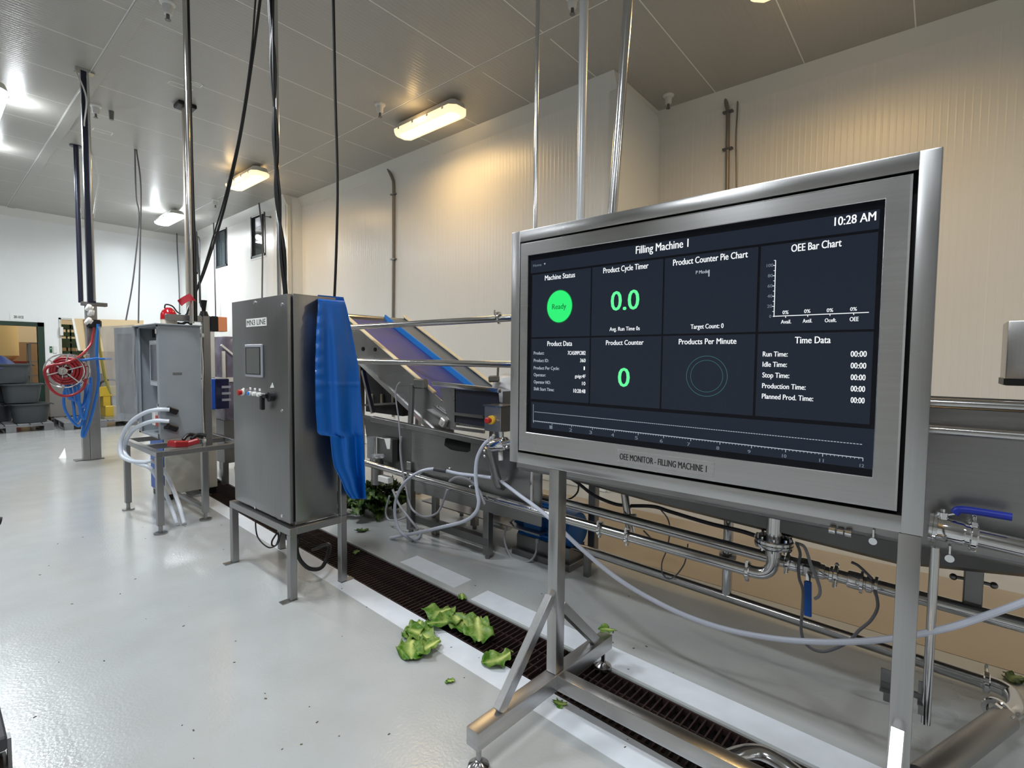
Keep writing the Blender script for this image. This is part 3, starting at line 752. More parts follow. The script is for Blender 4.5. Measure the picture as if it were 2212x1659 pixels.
# blue apron: measured outline, hung over the rear top edge and down the side
APR = mat('blue_apron', rgb(4, 92, 178), 0.42, coat=0.15)
n, l, bb_ = nodes(APR)
rowsA = [  # v, left px,py  right px,py
    (0.00, 686, 637, 741, 642), (0.06, 687, 660, 748, 664), (0.20, 684, 715, 760, 715), (0.38, 681, 790, 774, 790), (0.50, 681, 830, 778, 830), (0.62, 682, 885, 782, 885),
    (0.72, 686, 939, 785, 935), (0.732, 713, 942, 785, 941), (0.82, 717, 985, 787, 985), (0.88, 722, 1010, 788, 1010), (0.93, 738, 1040, 789, 1035), (0.97, 745, 1060, 790, 1060), (1.0, 757, 1077, 791, 1078)]
def rowat(v):
    for r0, r1 in zip(rowsA, rowsA[1:]):
        if v <= r1[0]+1e-9:
            t = (v-r0[0])/(r1[0]-r0[0]); return [r0[i]+(r1[i]-r0[i])*t for i in range(1, 5)]
    return rowsA[-1][1:]
def apr(u, v):
    a, b_, c, d = rowat(v)
    px, py = a+(c-a)*u, b_+(d-b_)*u
    gather = 0.006*math.sin(v*90+u*3)*max(0, 1-u*4)*(1 if v < .6 else 0.3)
    fold = 0.024*math.sin(u*5.2+1.5*v)+0.018*math.sin(u*10+2.5*v+1)+0.008*math.sin(u*18-2*v)
    amp = min(1, v*5)*(0.5+0.8*v)
    y = CY0-0.085-amp*1.25*fold-gather-0.010*amp*math.sin(2.0+v*5)-(0.006 if abs(v-0.5) < .006 or abs(v-.725) < .006 else 0)
    if v < 0.03: y = CY0+0.015
    return AY(px, py, y)
tag(B().grid(apr, 36, 90, 0.004).build('apron', APR, None, True, angle=80), 'blue waterproof apron hung over the back corner of the control cabinet', 'apron')
# ------------------------------------------------------------------ washing line behind the monitor
def along_y(p, x=None): return p
def pipe(name, pts, r, label, m=None, group=None, smooth=1, seg=18, cat='pipe'):
    o = B().tube(pts, r, seg, smooth).build(name, m or S_PIPE, None, True, angle=60)
    return tag(o, label, cat, group)
def bend(p0, corner, p1, rad=0.07, k=8):
    """points of a pipe going p0 -> corner -> p1 with a rounded corner"""
    p0, c, p1 = Vector(p0), Vector(corner), Vector(p1)
    a = c+(p0-c).normalized()*rad; b = c+(p1-c).normalized()*rad
    return [p0]+[(a*(1-t)**2+c*2*t*(1-t)+b*t*t) for t in [i/k for i in range(k+1)]]+[p1]
def clamp(parent, p, d, r, wing=(0, 0, 1), name='pipe_clamp'):
    """sanitary clamp: two half rings, hinge and wing nut"""
    p, d, w = Vector(p), Vector(d).normalized(), Vector(wing).normalized()
    L = 0.011
    b = B().lathe(p-d*L, p+d*L, [(0, r*.9), (0, r*1.28), (.2, r*1.42), (.8, r*1.42), (1, r*1.28), (1, r*.9)], 20)
    s = w.cross(d).normalized()
    b.bar(p+w*r*1.3-s*.012, p+w*r*1.3+s*.012, 0.014, 0.016, up=d)
    b.cyl(p+w*r*1.25+s*0.004, p+w*r*1.25+s*0.05, 0.005, seg=8)
    b.bar(p+w*r*1.25+s*0.045-w*0.018, p+w*r*1.25+s*0.045+w*0.018, 0.006, 0.012, up=d, bev=0.002)
    b.box(p-w*r*1.45, (0.018, 0.018, 0.018), bev=0.003)
    return b.build(name, CHROME, parent, True)
def ferrule(b, p, d, r, L):
    p, d = Vector(p), Vector(d).normalized()
    b.lathe(p-d*L/2, p+d*L/2, [(0, 0), (0, r), (.1, r*1.08), (.9, r*1.08), (1, r), (1, 0)], 18)

# --- wash tank
TX, TB = 2.45, 0.798
tank = thing('wash_tank', (2.9, 0.4, TB), 'long stainless wash tank behind the monitor', 'tank')
TY0, TY1 = -1.3, 2.02
b = B()
prof = [(TX, 1.235), (TX, TB+0.02), (TX+0.02, TB), (2.63, TB-0.004), (2.64, TB-.01), (2.66, TB-.012), (3.15, TB-.012), (3.2, TB-.005), (3.35, TB), (3.37, TB+0.02), (3.37, 1.33), (3.36, 1.33), (3.36, TB+.05), (3.15, TB+.03), (2.66, TB+.03), (TX+0.012, TB+0.06), (TX+0.012, 1.235)]
vA = [b.bm.verts.new((x, TY0, z)) for x, z in prof]; vB = [b.bm.verts.new((x, TY1, z)) for x, z in prof]
n_ = len(prof)
for i in range(n_): b.bm.faces.new((vA[i], vA[(i+1) % n_], vB[(i+1) % n_], vB[i]))
b.bm.faces.new(vA); b.bm.faces.new(list(reversed(vB)))
b.build('trough', S_MACH, tank)
for y in (TY0, TY1): B().span((TX+.002, y-0.006, TB+0.01), (3.365, y+0.006, 1.24)).build('end_wall', S_MACH, tank)
B().tube([(TX+0.012, TY0, 1.248), (TX+0.012, TY1, 1.248)], 0.019, 14, 1).build('rim_tube', S_PIPE, tank, True)
B().span((TX+0.10, TY0, 1.25), (TX+0.112, TY1, 1.335)).build('splash_board', S_MACH, tank)
B().tube([(TX+0.09, TY0, 1.345), (TX+0.09, TY1, 1.345)], 0.02, 14, 1).build('top_rail', S_PIPE, tank, True)
for y in (TY0+.05, -0.55, 0.4, 1.2, TY1-.05): B().bar((TX+.03, y, 1.245), (TX+.10, y, 1.30), 0.012, 0.03).build('rail_bracket', S_MACH, tank)
for px in (1886, 2051):
    p = AX(px, 1168 if px < 2000 else 1205, TX-0.012)
    B().cyl(p+Vector((0.012, 0, 0)), p-Vector((0.012, 0, 0)), 0.014, seg=16).cyl(p+Vector((0.0, 0, 0)), p+Vector((0, 0, 0.045)), 0.004, seg=8).build('drain_plug', CHROME, tank, True)
p = AX(1815, 1148, TX-0.02); b = B()
for k in (-1, 0, 1): b.cyl(p+Vector((0, k*.028-.011, 0)), p+Vector((0, k*.028+.011, 0)), 0.016 if k else 0.012, seg=14)
b.build('hose_coupling', CHROME, tank, True)
# legs of the tank
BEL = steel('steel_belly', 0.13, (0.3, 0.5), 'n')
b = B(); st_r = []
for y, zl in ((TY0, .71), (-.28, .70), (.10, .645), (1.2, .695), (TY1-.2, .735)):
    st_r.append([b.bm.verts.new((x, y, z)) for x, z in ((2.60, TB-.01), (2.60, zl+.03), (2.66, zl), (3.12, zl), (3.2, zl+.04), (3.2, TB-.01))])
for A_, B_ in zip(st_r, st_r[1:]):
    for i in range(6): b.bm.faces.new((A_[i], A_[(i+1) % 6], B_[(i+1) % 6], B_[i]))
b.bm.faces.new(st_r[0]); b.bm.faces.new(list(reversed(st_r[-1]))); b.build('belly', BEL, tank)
B().tube([(TX+.032, TY0, TB+.022), (TX+.032, TY1, TB+.022)], .032, 14, 1).build('rolled_edge', S_MACH, tank, True)
for (x, y, lab) in ((2.80, 1.95, 0), (3.2, 1.9, 0), (2.80, -0.15, 1), (2.78, -1.2, 0), (3.2, -1.2, 0)):
    lg = B().span((x-0.03, y-0.03, 0.05 if not lab else .47), (x+0.03, y+0.03, 0.69), bev=0.004).cyl((x, y, 0 if not lab else .46), (x, y, 0.06 if not lab else .5), 0.022, seg=14).build('leg' if not lab else 'hanger', S_DARK, tank, True)
    if lab:
        for s in (-1, 1): B().cyl((x, y+s*.03, .60), (x, y+s*.06, .598), 0.007, seg=10).sphere((x, y+s*.062, .598), 0.014, 10, 6).build('adjusting_knob', S_DARK, lg, True)
# outlet with flange and elbow into the lower pipe
ox = 2.62
pt = AX(1673, 1130, ox); pb = AX(1672, 1200, ox)
of = thing('tank_outlet', (ox, pt.y, pb.z), 'flanged stainless drain outlet under the wash tank', 'outlet')
B().cyl((ox, pt.y, TB), (ox, pt.y, pb.z), 0.035, seg=22).build('neck', S_PIPE, of, True)
zf = AX(1673, 1168, ox).z
B().lathe((ox, pt.y, zf-0.028), (ox, pt.y, zf+0.014), [(0, .03), (0, .082), (.3, .085), (.42, .085), (.42, .07), (.58, .07), (.58, .085), (.85, .085), (1, .08), (1, .03)], 32).build('flange', S_PIPE, of, True)
for i in range(8):
    a = i*math.pi/4+.2; q = Vector((ox+.07*math.cos(a), pt.y+.07*math.sin(a), zf+.014)); B().cyl(q-Vector((0, 0, .055)), q+Vector((0, 0, .012)), 0.007, seg=6).build('bolt', CHROME, of, True)
rA = 0.029
pa1 = AX(1610, 1231, ox); pa0 = AX(790, 1000, ox)
corner = Vector((ox, pt.y, pa1.z))
pipe('drain_pipe', bend((ox, pt.y, pb.z+.01), corner, pa0, 0.085)+[pa0+(pa0-pa1).normalized()*0.7], rA, 'long polished pipe with clamps running from the flanged tank outlet')
dA = (pa0-pa1).normalized()
for px, py in ((1297, 1145), (1356, 1166), (1616, 1231)):
    q = AX(px, py, ox); t = (q-pa1).dot(dA); root = clamp(None, pa1+dA*t, dA, rA, (0.25, 0, 1))
    tag(root, {1297: 'sanitary clamp on the lower pipe nearest the blue motor', 1356: 'sanitary clamp on the lower pipe below the slanting tube', 1616: 'sanitary clamp beside the elbow of the flanged outlet'}[px], 'clamp', 'pipe clamps')
# --- pressure pipe with valves
bx_ = 2.76
pb0, pb1 = AX(1066, 1045, bx_), AX(2212, 1351, bx_)
dB = (pb1-pb0).normalized(); rB = 0.030
def onB(px):
    lo, hi = 0.0, 1.0
    for _ in range(40):
        m_ = (lo+hi)/2; q = pb0.lerp(pb1, m_)-Vector((0, 0, EYE))
        sx = 1106+FPX*q.dot(_rt)/q.dot(_fw)
        if sx < px: lo = m_
        else: hi = m_
    return pb0.lerp(pb1, lo)
pipe('supply_pipe', [pb0, pb1+dB*0.5], rB, 'long polished pipe running behind both monitor legs')
jn = thing('ball_valve', onB(1750), 'in-line ball valve under the monitor with its blue lever hanging down', 'valve')
b = B()
for px, L, k in ((1712, .05, 1.1), (1730, .02, 1.3), (1775, .03, 1.12), (1800, .03, 1.2), (1845, .05, 1.25), (1862, .014, 1.6), (1878, .025, 1.2), (1893, .014, 1.35)):
    b = B(); ferrule(b, onB(px), dB, rB*k, L); b.build('fitting', CHROME, jn, True)
q = onB(1750); b = B(); ferrule(b, q, dB, rB*1.35, 0.085); b.box(q+Vector((-.03, 0, .0)), (.04, .05, .05), bev=.006); b.build('valve_body', S_PIPE, jn, True)
hv = AX(1745, 1256, bx_-.075); hv2 = AX(1745, 1331, bx_-.075)
B().bar(hv+Vector((0.01, 0, .035)), hv2.lerp(hv, .5)+Vector((0.004, 0, 0)), 0.020, 0.005, up=(1, 0, 0)).build('lever', CHROME, jn)
BLUEH = mat('blue_sleeve', rgb(28, 92, 178), 0.45); BLUED = mat('deep_blue_sleeve', rgb(34, 52, 160), 0.4)
B().bar(hv, hv2, 0.032, 0.013, up=(1, 0, 0), bev=0.004, seg=2).build('lever_sleeve', BLUEH, jn, True)
for px, lab in ((1702, 'toggle clamp just right of the flanged outlet'), (1806, 'toggle clamp on the valve run, right of the blue lever')):
    q = onB(px); c = clamp(None, q, dB, rB*1.1, (-.4, 0, -1)); tag(c, lab, 'clamp', 'pipe clamps')
# --- upper valve at the right edge
cx = TX-0.075
pc0, pc1 = AX(2022, 1141, cx), AX(2212, 1184, cx); dC = (pc1-pc0).normalized()
uv = thing('ball_valve', pc0, 'ball valve with a long blue handle at the right of the monitor', 'valve')
b = B(); ferrule(b, AX(2050, 1146, cx), dC, 0.040, 0.085); ferrule(b, AX(2018, 1140, cx), dC, 0.05, 0.012); ferrule(b, AX(2010, 1138, cx), dC, 0.05, 0.012); ferrule(b, AX(2090, 1156, cx), dC, 0.036, 0.02); b.build('valve_body', CHROME, uv, True)
q = AX(2036, 1118, cx); B().cyl(q-Vector((0, 0, .03)), q+Vector((0, 0, .02)), 0.018, seg=14).cyl(q+Vector((0, 0, .02)), q+Vector((0, 0, .032)), .008, seg=8).build('stem', CHROME, uv, True)
h0, h1, h2, h3 = AX(2040, 1112, cx), AX(2062, 1109, cx), AX(2080, 1101, cx), AX(2186, 1117, cx)
B().bar(h0, h1, 0.02, 0.005).build('lever', CHROME, uv)
B().tube([h1, h2, h3], 0.0135, 12, 5).build('lever_sleeve', BLUED, uv, True)
pipe('branch_pipe', [AX(2092, 1157, cx), pc1+dC*0.5], 0.031, 'polished pipe leaving the blue-handled valve at the right edge')
c = clamp(None, AX(2103, 1160, cx), dC, 0.034, (-.3, 0, 1)); tag(c, 'wing-nut clamp beside the blue-handled valve', 'clamp', 'pipe clamps')
# --- branch between tank and supply pipe
bt = thing('branch_tube', AX(1352, 1066, 2.85), 'slanting stainless branch tube with a butterfly valve under the tank', 'pipe')
p0, p1 = AX(1349, 1060, 2.85), AX(1366, 1172, 2.80)
B().tube([p0, p1], 0.026, 16, 1).build('tube', S_PIPE, bt, True)
p = AX(1362, 1116, 2.82); b = B(); ferrule(b, p, p1-p0, 0.036, 0.03); b.bar(p+Vector((-.01, .01, .0)), p+Vector((-.06, -.05, .01)), 0.02, 0.008, bev=.002); b.build('butterfly_valve', S_DARK, bt, True)
p = AX(1366, 1162, 2.80); b = B(); ferrule(b, p, p1-p0, 0.038, 0.03); b.tube([p+Vector((-.03, .05, .01)), p+Vector((-.05, .08, .03)), p+Vector((-.03, .03, .03))], .005, 6, 4); b.build('joint', S_DARK, bt, True)
# --- low frame of round tube
lx = 2.95
l0, l1 = AX(1243, 1180, lx), AX(2130, 1474, lx)
dL = (l1-l0).normalized()
e1, e2 = AX(2185, 1502, lx-.02), G(2193, 1530, 0.13)
t1, t2 = G(2170, 1552, 0.12), G(1988, 1686, 0.12)
lf = thing('floor_pipework', (lx, 0.9, 0), 'low round-tube frame on the floor under the wash tank', 'frame')
B().tube([l0, l1], 0.03, 18, 1).build('long_tube', steel('steel_low_pipe', 0.45, (0.14, 0.26), 'n', 0.03), lf, True)
B().tube([l1-dL*.02, l1+dL*.04, e1, e2, t1+Vector((0, 0, .01))], 0.031, 16, 6).build('elbow', S_PIPE, lf, True)
B().tube([t1, t2], 0.045, 20, 1).build('cross_tube', steel('steel_brown', 0.34, (0.3, 0.45), 'n', 0.03, 0.06), lf, True)
clamp(lf, l1, dL, 0.031, (-.3, 0, 1)); clamp(lf, t1+Vector((0.02, .02, .01)), t2-t1, 0.034, (-.5, 0, .5))
pp = AX(1569, 1288, lx)
B().tube([(lx, pp.y, pp.z), (lx, pp.y, 0.685)], 0.027, 16, 1).build('post', S_PIPE, lf, True)
b = B(); ferrule(b, (lx, pp.y, AX(1570, 1200, lx).z), (0, 0, 1), 0.042, 0.03); b.box((lx-.04, pp.y, AX(1570, 1200, lx).z), (.03, .05, .02), bev=.003); b.build('post_clamp', S_DARK, lf, True)
for y in (l0.y-.1,): B().bar((lx, y, 0), (lx, y, l0.z), 0.04, 0.04).build('leg', S_DARK, lf)
# --- tube and angle brackets just behind the right monitor leg
gx = 2.30
g0, g1 = AX(2020, 1182, gx), AX(1996, 1490, gx)
gd = thing('guide_post', (gx, g0.y, 0), 'slim vertical tube with two bent brackets behind the right monitor leg', 'post')
B().tube([(gx, g0.y, g0.z), (gx, g0.y, AX(1992, 1560, gx).z)], 0.014, 12, 1).build('tube', S_PIPE, gd, True)
for (pa, pb_, s) in (((1903, 1442), (1924, 1492), 1), ((1984, 1470), (1999, 1520), -1)):
    u, v = AX(pa[0], pa[1], gx+0.02), AX(pb_[0], pb_[1], gx+0.02)
    br = B().span((gx+.018, min(u.y, v.y), v.z), (gx+.022, max(u.y, v.y), u.z)).span((gx-.01, min(u.y, v.y), v.z), (gx+.02, max(u.y, v.y), v.z+.004)).span((gx-.012, min(u.y, v.y), v.z-.03), (gx-.008, min(u.y, v.y)+.02, v.z+.004))
    br.build('bracket', S_MACH, gd)
zq = AX(1992, 1530, gx).z; B().bar((gx+.022, AX(1903, 1460, gx).y, zq+.03), (gx+.022, AX(1999, 1500, gx).y, zq+.03), .012, .02).bar((gx+.02, g0.y, zq+.03), (lx-.02, g0.y, zq), .02, .02).build('bracket_bar', S_DARK, gd)
# polished elbow over the drain in the foreground
ez = 0.075
pipe('floor_elbow', [G(1535, 1720, .05), G(1562, 1655, ez), G(1600, 1634, ez), G(1645, 1632, ez), G(1692, 1656, ez), G(1740, 1692, ez), G(1830, 1765, ez)], 0.034, 'polished pipe elbow lying over the drain at the bottom edge', smooth=7)

# --- infeed section left of the monitor
FXm = 2.68
fm = thing('infeed_frame', (2.9, 3.0, 0), 'stainless infeed frame with a dark cut-out, left of the monitor', 'machine')
def F(px, py, x=FXm): return AX(px, py, x)
ytop0, ytop1 = F(889, 925), F(1098, 966)
zt0 = ytop0.z; yb = F(889, 1060)
hole = [F(960, 962), F(962, 948), F(972, 943), F(981, 940), F(1012, 946), F(1017, 952), F(1016, 974), F(1010, 977), F(985, 974), F(973, 971)]
b = B(); b.span((FXm, ytop1.y-.3, yb.z), (FXm+0.006, ytop0.y, zt0)); b.build('front_panel', S_MACH, fm)
B().poly([p-Vector((0.0015, 0, 0)) for p in hole], (0.001, 0, 0)).build('cut_out', mat('dark_opening', rgb(6, 6, 6), 0.9), fm)
B().bar((FXm-.012, ytop0.y+.55, zt0+.035), (FXm-.012, ytop1.y-.3, ytop1.z-.01), 0.05, 0.045, bev=.004).build('top_rail', S_MACH, fm, True)
B().bar(F(784, 899, 2.75), F(893, 922, 2.75), 0.03, 0.025).build('side_rail', S_MACH, fm)
l1f = G(888, 1151); 
for (x, y) in ((l1f.x, l1f.y), (3.12, 3.05), (3.3, 3.4), (2.72, 2.52)):
    lg = B().span((x-0.028, y-0.028, 0.03), (x+0.028, y+0.028, yb.z+.25), bev=.003).build('leg', S_MACH, fm, True)
    B().cyl((x, y, 0), (x, y, .05), .02, seg=12).build('levelling_foot', S_DARK, lg, True)
for x in (2.72, 3.3):
    B().span((x-.03, 2.5, 0.10), (x+.03, 3.45, 0.16)).build('bottom_rail', S_DARK, fm)
B().span((2.80, 2.1, yb.z-.12), (3.4, 3.38, yb.z-.11)).build('under_tray', S_MACH, fm)
for px, py in ((973, 1012), (973, 1040), (1017, 1034), (1017, 1051), (908, 1024)):
    p = F(px, py); B().sphere(p-Vector((.008, 0, 0)), .011, 10, 6).cyl(p, p-Vector((.008, 0, 0)), .005, seg=8).build('bolt', CHROME, fm, True)
# --- inclined conveyor
cv = thing('inclined_conveyor', (3.15, 3.6, 0.0), 'inclined stainless conveyor with a violet-blue belt rising behind the blue apron', 'conveyor')
cxa, cxb = 2.75, 3.56
SL = 0.522
def czr(y): return 1.319+SL*(y-3.391)
yl, yu = 2.87, 4.62
BELT = add_noise(mat('conveyor_belt', rgb(48, 58, 128), 0.4), (3, 3, 3), 0.2, rough=(0.34, 0.5))
UH = mat('cream_guide', rgb(232, 214, 176), 0.4)
def plate(x, t, h0, h1, y0, y1, nm, m): return B().poly([(x, y0, czr(y0)-h0), (x, y1, czr(y1)-h0), (x, y1, czr(y1)-h1), (x, y0, czr(y0)-h1)], (t, 0, 0)).build(nm, m, cv)
S_CONV = steel('steel_conveyor', 0.38, (0.2, 0.34), 'n', 0.03)
plate(cxa, .008, 0.0, 0.30, yl+.06, yu, 'side_plate', S_CONV); plate(cxb, .008, 0.0, 0.30, yl, yu, 'side_plate', S_CONV)
B().poly([(cxa-.012, yl+.1, czr(yl+.1)-.29), (cxa-.012, yu, czr(yu)-.29), (cxa-.012, yu, czr(yu)-.335), (cxa-.012, yl+.1, czr(yl+.1)-.335)], (.03, 0, 0)).build('bottom_flange', steel('steel_bright', 0.85, (0.12, 0.2), 'n', 0.03), cv)
B().bar((cxa+.012, yl+.3, czr(yl+.3)+.008), (cxa+.012, yu, czr(yu)+.008), 0.035, 0.02, bev=.004).build('guide_strip', UH, cv)
B().bar((cxb-.0, yl, czr(yl)+.008), (cxb-.0, yu, czr(yu)+.008), 0.035, 0.02, bev=.004).build('guide_strip', UH, cv)
B().poly([(cxa+.02, yl, czr(yl)-.05), (cxa+.02, yu+.03, czr(yu+.03)-.05), (3.29, yu+.03, czr(yu+.03)-.05), (3.29, yl, czr(yl)-.05)], (0, 0, -.012)).build('belt', BELT, cv)
BST = mat('blue_edge', rgb(40, 120, 196), 0.35)
B().bar((3.305, yl, czr(yl)-.025), (3.305, yu, czr(yu)-.025), 0.018, 0.06, bev=.003).build('belt_edge', BST, cv)
B().poly([(3.315, yl, czr(yl)-.03), (3.315, yu, czr(yu)-.03), (cxb-.01, yu, czr(yu)-.02), (cxb-.01, yl, czr(yl)-.02)], (0, 0, -.006)).build('side_chute', mat('chute_blue_grey', rgb(104, 114, 128), .4, .3), cv)
B().cyl((cxa+.02, yu+.02, czr(yu)-.09), (cxb-.02, yu+.02, czr(yu)-.09), 0.07, seg=20).build('drive_roller', S_CONV, cv, True)
b = B(); p = F(810, 755, cxa-.002); b.cyl(p, p-Vector((.004, 0, 0)), .018, seg=14); p = F(784, 754, cxa-.002); b.cyl(p, p-Vector((.004, 0, 0)), .02, seg=14); b.build('plate_hole', mat('dark_opening', rgb(6, 6, 6), 0.9), cv, True)
for (y, x) in ((3.2, cxa+.05), (4.3, cxa+.05), (3.2, cxb-.05), (4.3, cxb-.05)):
    B().span((x-.025, y-.025, 0), (x+.025, y+.025, czr(y)-.26), bev=.003).build('leg', S_MACH, cv, True)
# tensioner and bearing at the foot of the conveyor
t_ = B(); a, c = F(925, 885, cxa-.012), F(958, 908, cxa-.012); t_.bar(a, c, .012, .055, up=(1, 0, 0)); t_.bar(F(938, 876, cxa-.012), F(966, 896, cxa-.012), .01, .02, up=(1, 0, 0)); t_.build('tensioner', S_DARK, cv)
p = F(958, 912, cxa-.02); B().box(p, (.05, .06, .07), rot=(R(28), 0, 0), bev=.008).cyl(p-Vector((.025, 0, 0)), p-Vector((.032, 0, 0)), .014, seg=14).build('bearing', mat('bearing_grey', rgb(188, 186, 178), 0.4, 0.3), cv, True)
for px, py in ((945, 878), (928, 887), (953, 866)): 
    p = F(px, py, cxa-.004); B().sphere(p, .009, 8, 6).build('bolt', CHROME, cv, True)
# upright bracket in front of the conveyor foot
up_ = thing('guard_bracket', F(886, 900, 2.66), 'upright stainless bracket with a square cap in front of the conveyor', 'bracket')
b = B(); p, q = F(887, 915, 2.66), F(890, 830, 2.66); b.bar(p, q, .045, .03, up=(1, 0, 0), bev=.003); b.build('post', S_MACH, up_, True)
p = F(905, 829, 2.66); B().box(p+Vector((.02, 0, 0)), (.06, .13, .08), bev=.01).build('cap', S_MACH, up_, True)
B().bar(F(858, 833, 2.66), F(895, 833, 2.66), .014, .012).build('arm', S_MACH, up_)
# hopper at the foot of the conveyor
hp = thing('transfer_hopper', (2.95, 2.45, 1.0), 'dark-sided stainless transfer hopper at the lower end of the conveyor', 'hopper')
hx = 2.70
a, c = F(980, 836, hx), F(1076, 845, hx); d_ = F(1070, 925, hx)
DKP = mat('dark_panel', rgb(38, 40, 50), 0.3)
B().poly([F(982, 840, hx), F(1076, 848, hx), F(1082, 928, hx), F(982, 912, hx)], (.006, 0, 0)).build('front_panel', DKP, hp)
B().poly([F(950, 838, hx), F(984, 838, hx), F(984, 925, hx), F(966, 900, hx)], (.006, 0, 0)).build('side_sheet', S_CONV, hp)
B().bar(F(936, 828, hx-.01), F(1080, 844, hx-.01), .035, .035, bev=.008, seg=2).build('rim', S_PIPE, hp, True)
for u, v in (((978, 893), (1046, 901)), ((976, 924), (1046, 933))): B().bar(F(u[0], u[1], hx-.01), F(v[0], v[1], hx-.01), .02, .022).build('ledge', S_CONV, hp)
B().span((hx, c.y-.05, d_.z), (hx+.75, c.y-.044, c.z)).build('end_sheet', S_CONV, hp)
B().span((hx+.75, c.y-.05, d_.z), (hx+.756, a.y, c.z)).build('back_sheet', S_CONV, hp)
B().span((hx+.02, c.y, d_.z-.02), (hx+.74, a.y, d_.z)).build('floor_sheet', S_CONV, hp)
# white hood and bracket right of the hopper
hd = thing('white_hood', F(1090, 880, 2.95), 'rounded white hood with a small grey clip behind the hopper', 'hood')
p = F(1094, 842, 2.95); B().lathe(p-Vector((0, .05, .14)), p+Vector((0, .02, .12)), [(0, 0), (0, .13), (.5, .14), (.85, .10), (1, .03), (1, 0)], 20).build('shell', mat('hood_white', rgb(200, 202, 206), 0.4), hd, True)
B().bar(F(1056, 819, 2.8), F(1078, 818, 2.8), .03, .05, bev=.01).bar(F(1075, 815, 2.8), F(1076, 794, 2.8), .012, .012).build('clip', mat('clip_grey', rgb(120, 114, 106), 0.4, 0.6), hd, True)
# emergency stop box
ebx = 2.52
a, c = F(1046, 876, ebx), F(1081, 935, ebx)
eb = thing('stop_box', (ebx+.05, (a.y+c.y)/2, c.z), 'grey steel box with a red and yellow emergency stop, left of the monitor', 'switch box')
B().span((ebx, c.y, c.z), (ebx+.13, a.y, a.z), bev=.004).build('body', steel('steel_box', 0.36, (0.3, 0.45), 'z'), eb, True)
B().span((ebx-.006, c.y-.006, a.z-.004), (ebx+.136, a.y+.006, a.z+.006)).build('lid', S_CONV, eb)
p = F(1063, 907, ebx)
yk = B().cyl(p, p-Vector((.018, 0, 0)), .03, seg=24).build('yellow_collar', mat('stop_yellow', rgb(228, 186, 60), 0.4), eb, True)
B().lathe(p-Vector((.016, 0, 0)), p-Vector((.058, 0, 0)), [(0, .014), (.4, .014), (.45, .021), (.9, .021), (1, .015), (1, 0)], 20).build('red_button', RED, eb, True)
p = F(1075, 908, ebx); B().cyl(p, p-Vector((.015, 0, 0)), .006, seg=8).build('key', CHROME, eb, True)
B().span((ebx+.05, (a.y+c.y)/2-.02, c.z-.18), (ebx+.09, (a.y+c.y)/2+.02, c.z)).build('mount', S_MACH, eb)
# spray lance joint below the stop box
sl = thing('spray_joint', F(1075, 958, 2.48), 'shiny valve head with a slanting grey pipe at the left edge of the monitor', 'valve')
a, c = F(1066, 962, 2.48), F(1092, 958, 2.48); d = (c-a).normalized(); b = B(); ferrule(b, (a+c)/2, d, .042, .12); b.cyl(a-d*.05, c+d*.06, .02, seg=12); b.build('valve_head', CHROME, sl, True)
B().cyl(F(1083, 945, 2.48), F(1083, 932, 2.48), .018, seg=12).build('spindle', CHROME, sl, True)
B().tube([F(1056, 965, 2.48), F(1075, 1040, 2.60), F(1082, 1048, 2.66), F(1100, 1056, 2.76)], .03, 16, 6).build('pipe', steel('steel_grey_pipe', 0.34, (0.25, 0.4), 'n', 0.03), sl, True)
B().cyl(F(1081, 976, 2.5), F(1082, 994, 2.5), .016, seg=14).build('sensor', WHITEPL, sl, True)
for px, py in ((1047, 974), (1047, 985), (1066, 941), (1058, 949), (1098, 958), (1095, 966)): B().sphere(F(px, py, 2.47), .012, 8, 6).build('wing_nut', CHROME, sl, True)
# left end: dosing unit behind the apron
du = thing('dosing_unit', F(820, 1000, 2.75), 'small dosing unit with a clear jar beside the apron edge', 'machine')
B().poly([F(786, 903, 2.8), F(888, 924, 2.8), F(888, 1055, 2.8), F(860, 1020, 2.8), F(800, 1000, 2.8)], (.006, 0, 0)).build('backing_plate', S_DARK, du)
a, c = F(816, 943, 2.74), F(850, 1000, 2.74); B().span((2.72, c.y, c.z), (2.79, a.y, a.z), bev=.006).build('housing', S_DARK, du, True)
B().poly([F(830, 947, 2.715), F(843, 947, 2.715), F(842, 970, 2.715), F(836, 970, 2.715)], (.006, 0, 0)).build('bracket', WHITEPL, du)
CLEAR = mat('clear_plastic', (0.9, 0.92, 0.95, 1), 0.08, trans=0.85, alpha=1.0)
B().cyl(F(805, 988, 2.7), F(805, 944, 2.7), .05, seg=20).build('clear_jar', CLEAR, du, True)
B().cyl(F(815, 1045, 2.7), F(815, 990, 2.7), .055, seg=20).build('pump_body', S_MACH, du, True)
B().cyl(F(806, 985, 2.66), F(826, 985, 2.66), .02, seg=12).build('fitting', CLEAR, du, True)
a, c = F(820, 1026, 2.62), F(842, 1045, 2.62)
tag(B().span((2.60, c.y, c.z), (2.66, a.y, a.z), bev=.005).build('junction_box', WHITEPL), 'square white junction box hung on the lower pipe', 'box')
b = B(); b.bar(F(784, 800, 2.78), F(806, 892, 2.78), .03, .035, up=(1, 0, 0)); st_ = tag(b.build('strut', S_CONV), 'slanting steel strut between the apron and the conveyor', 'strut')
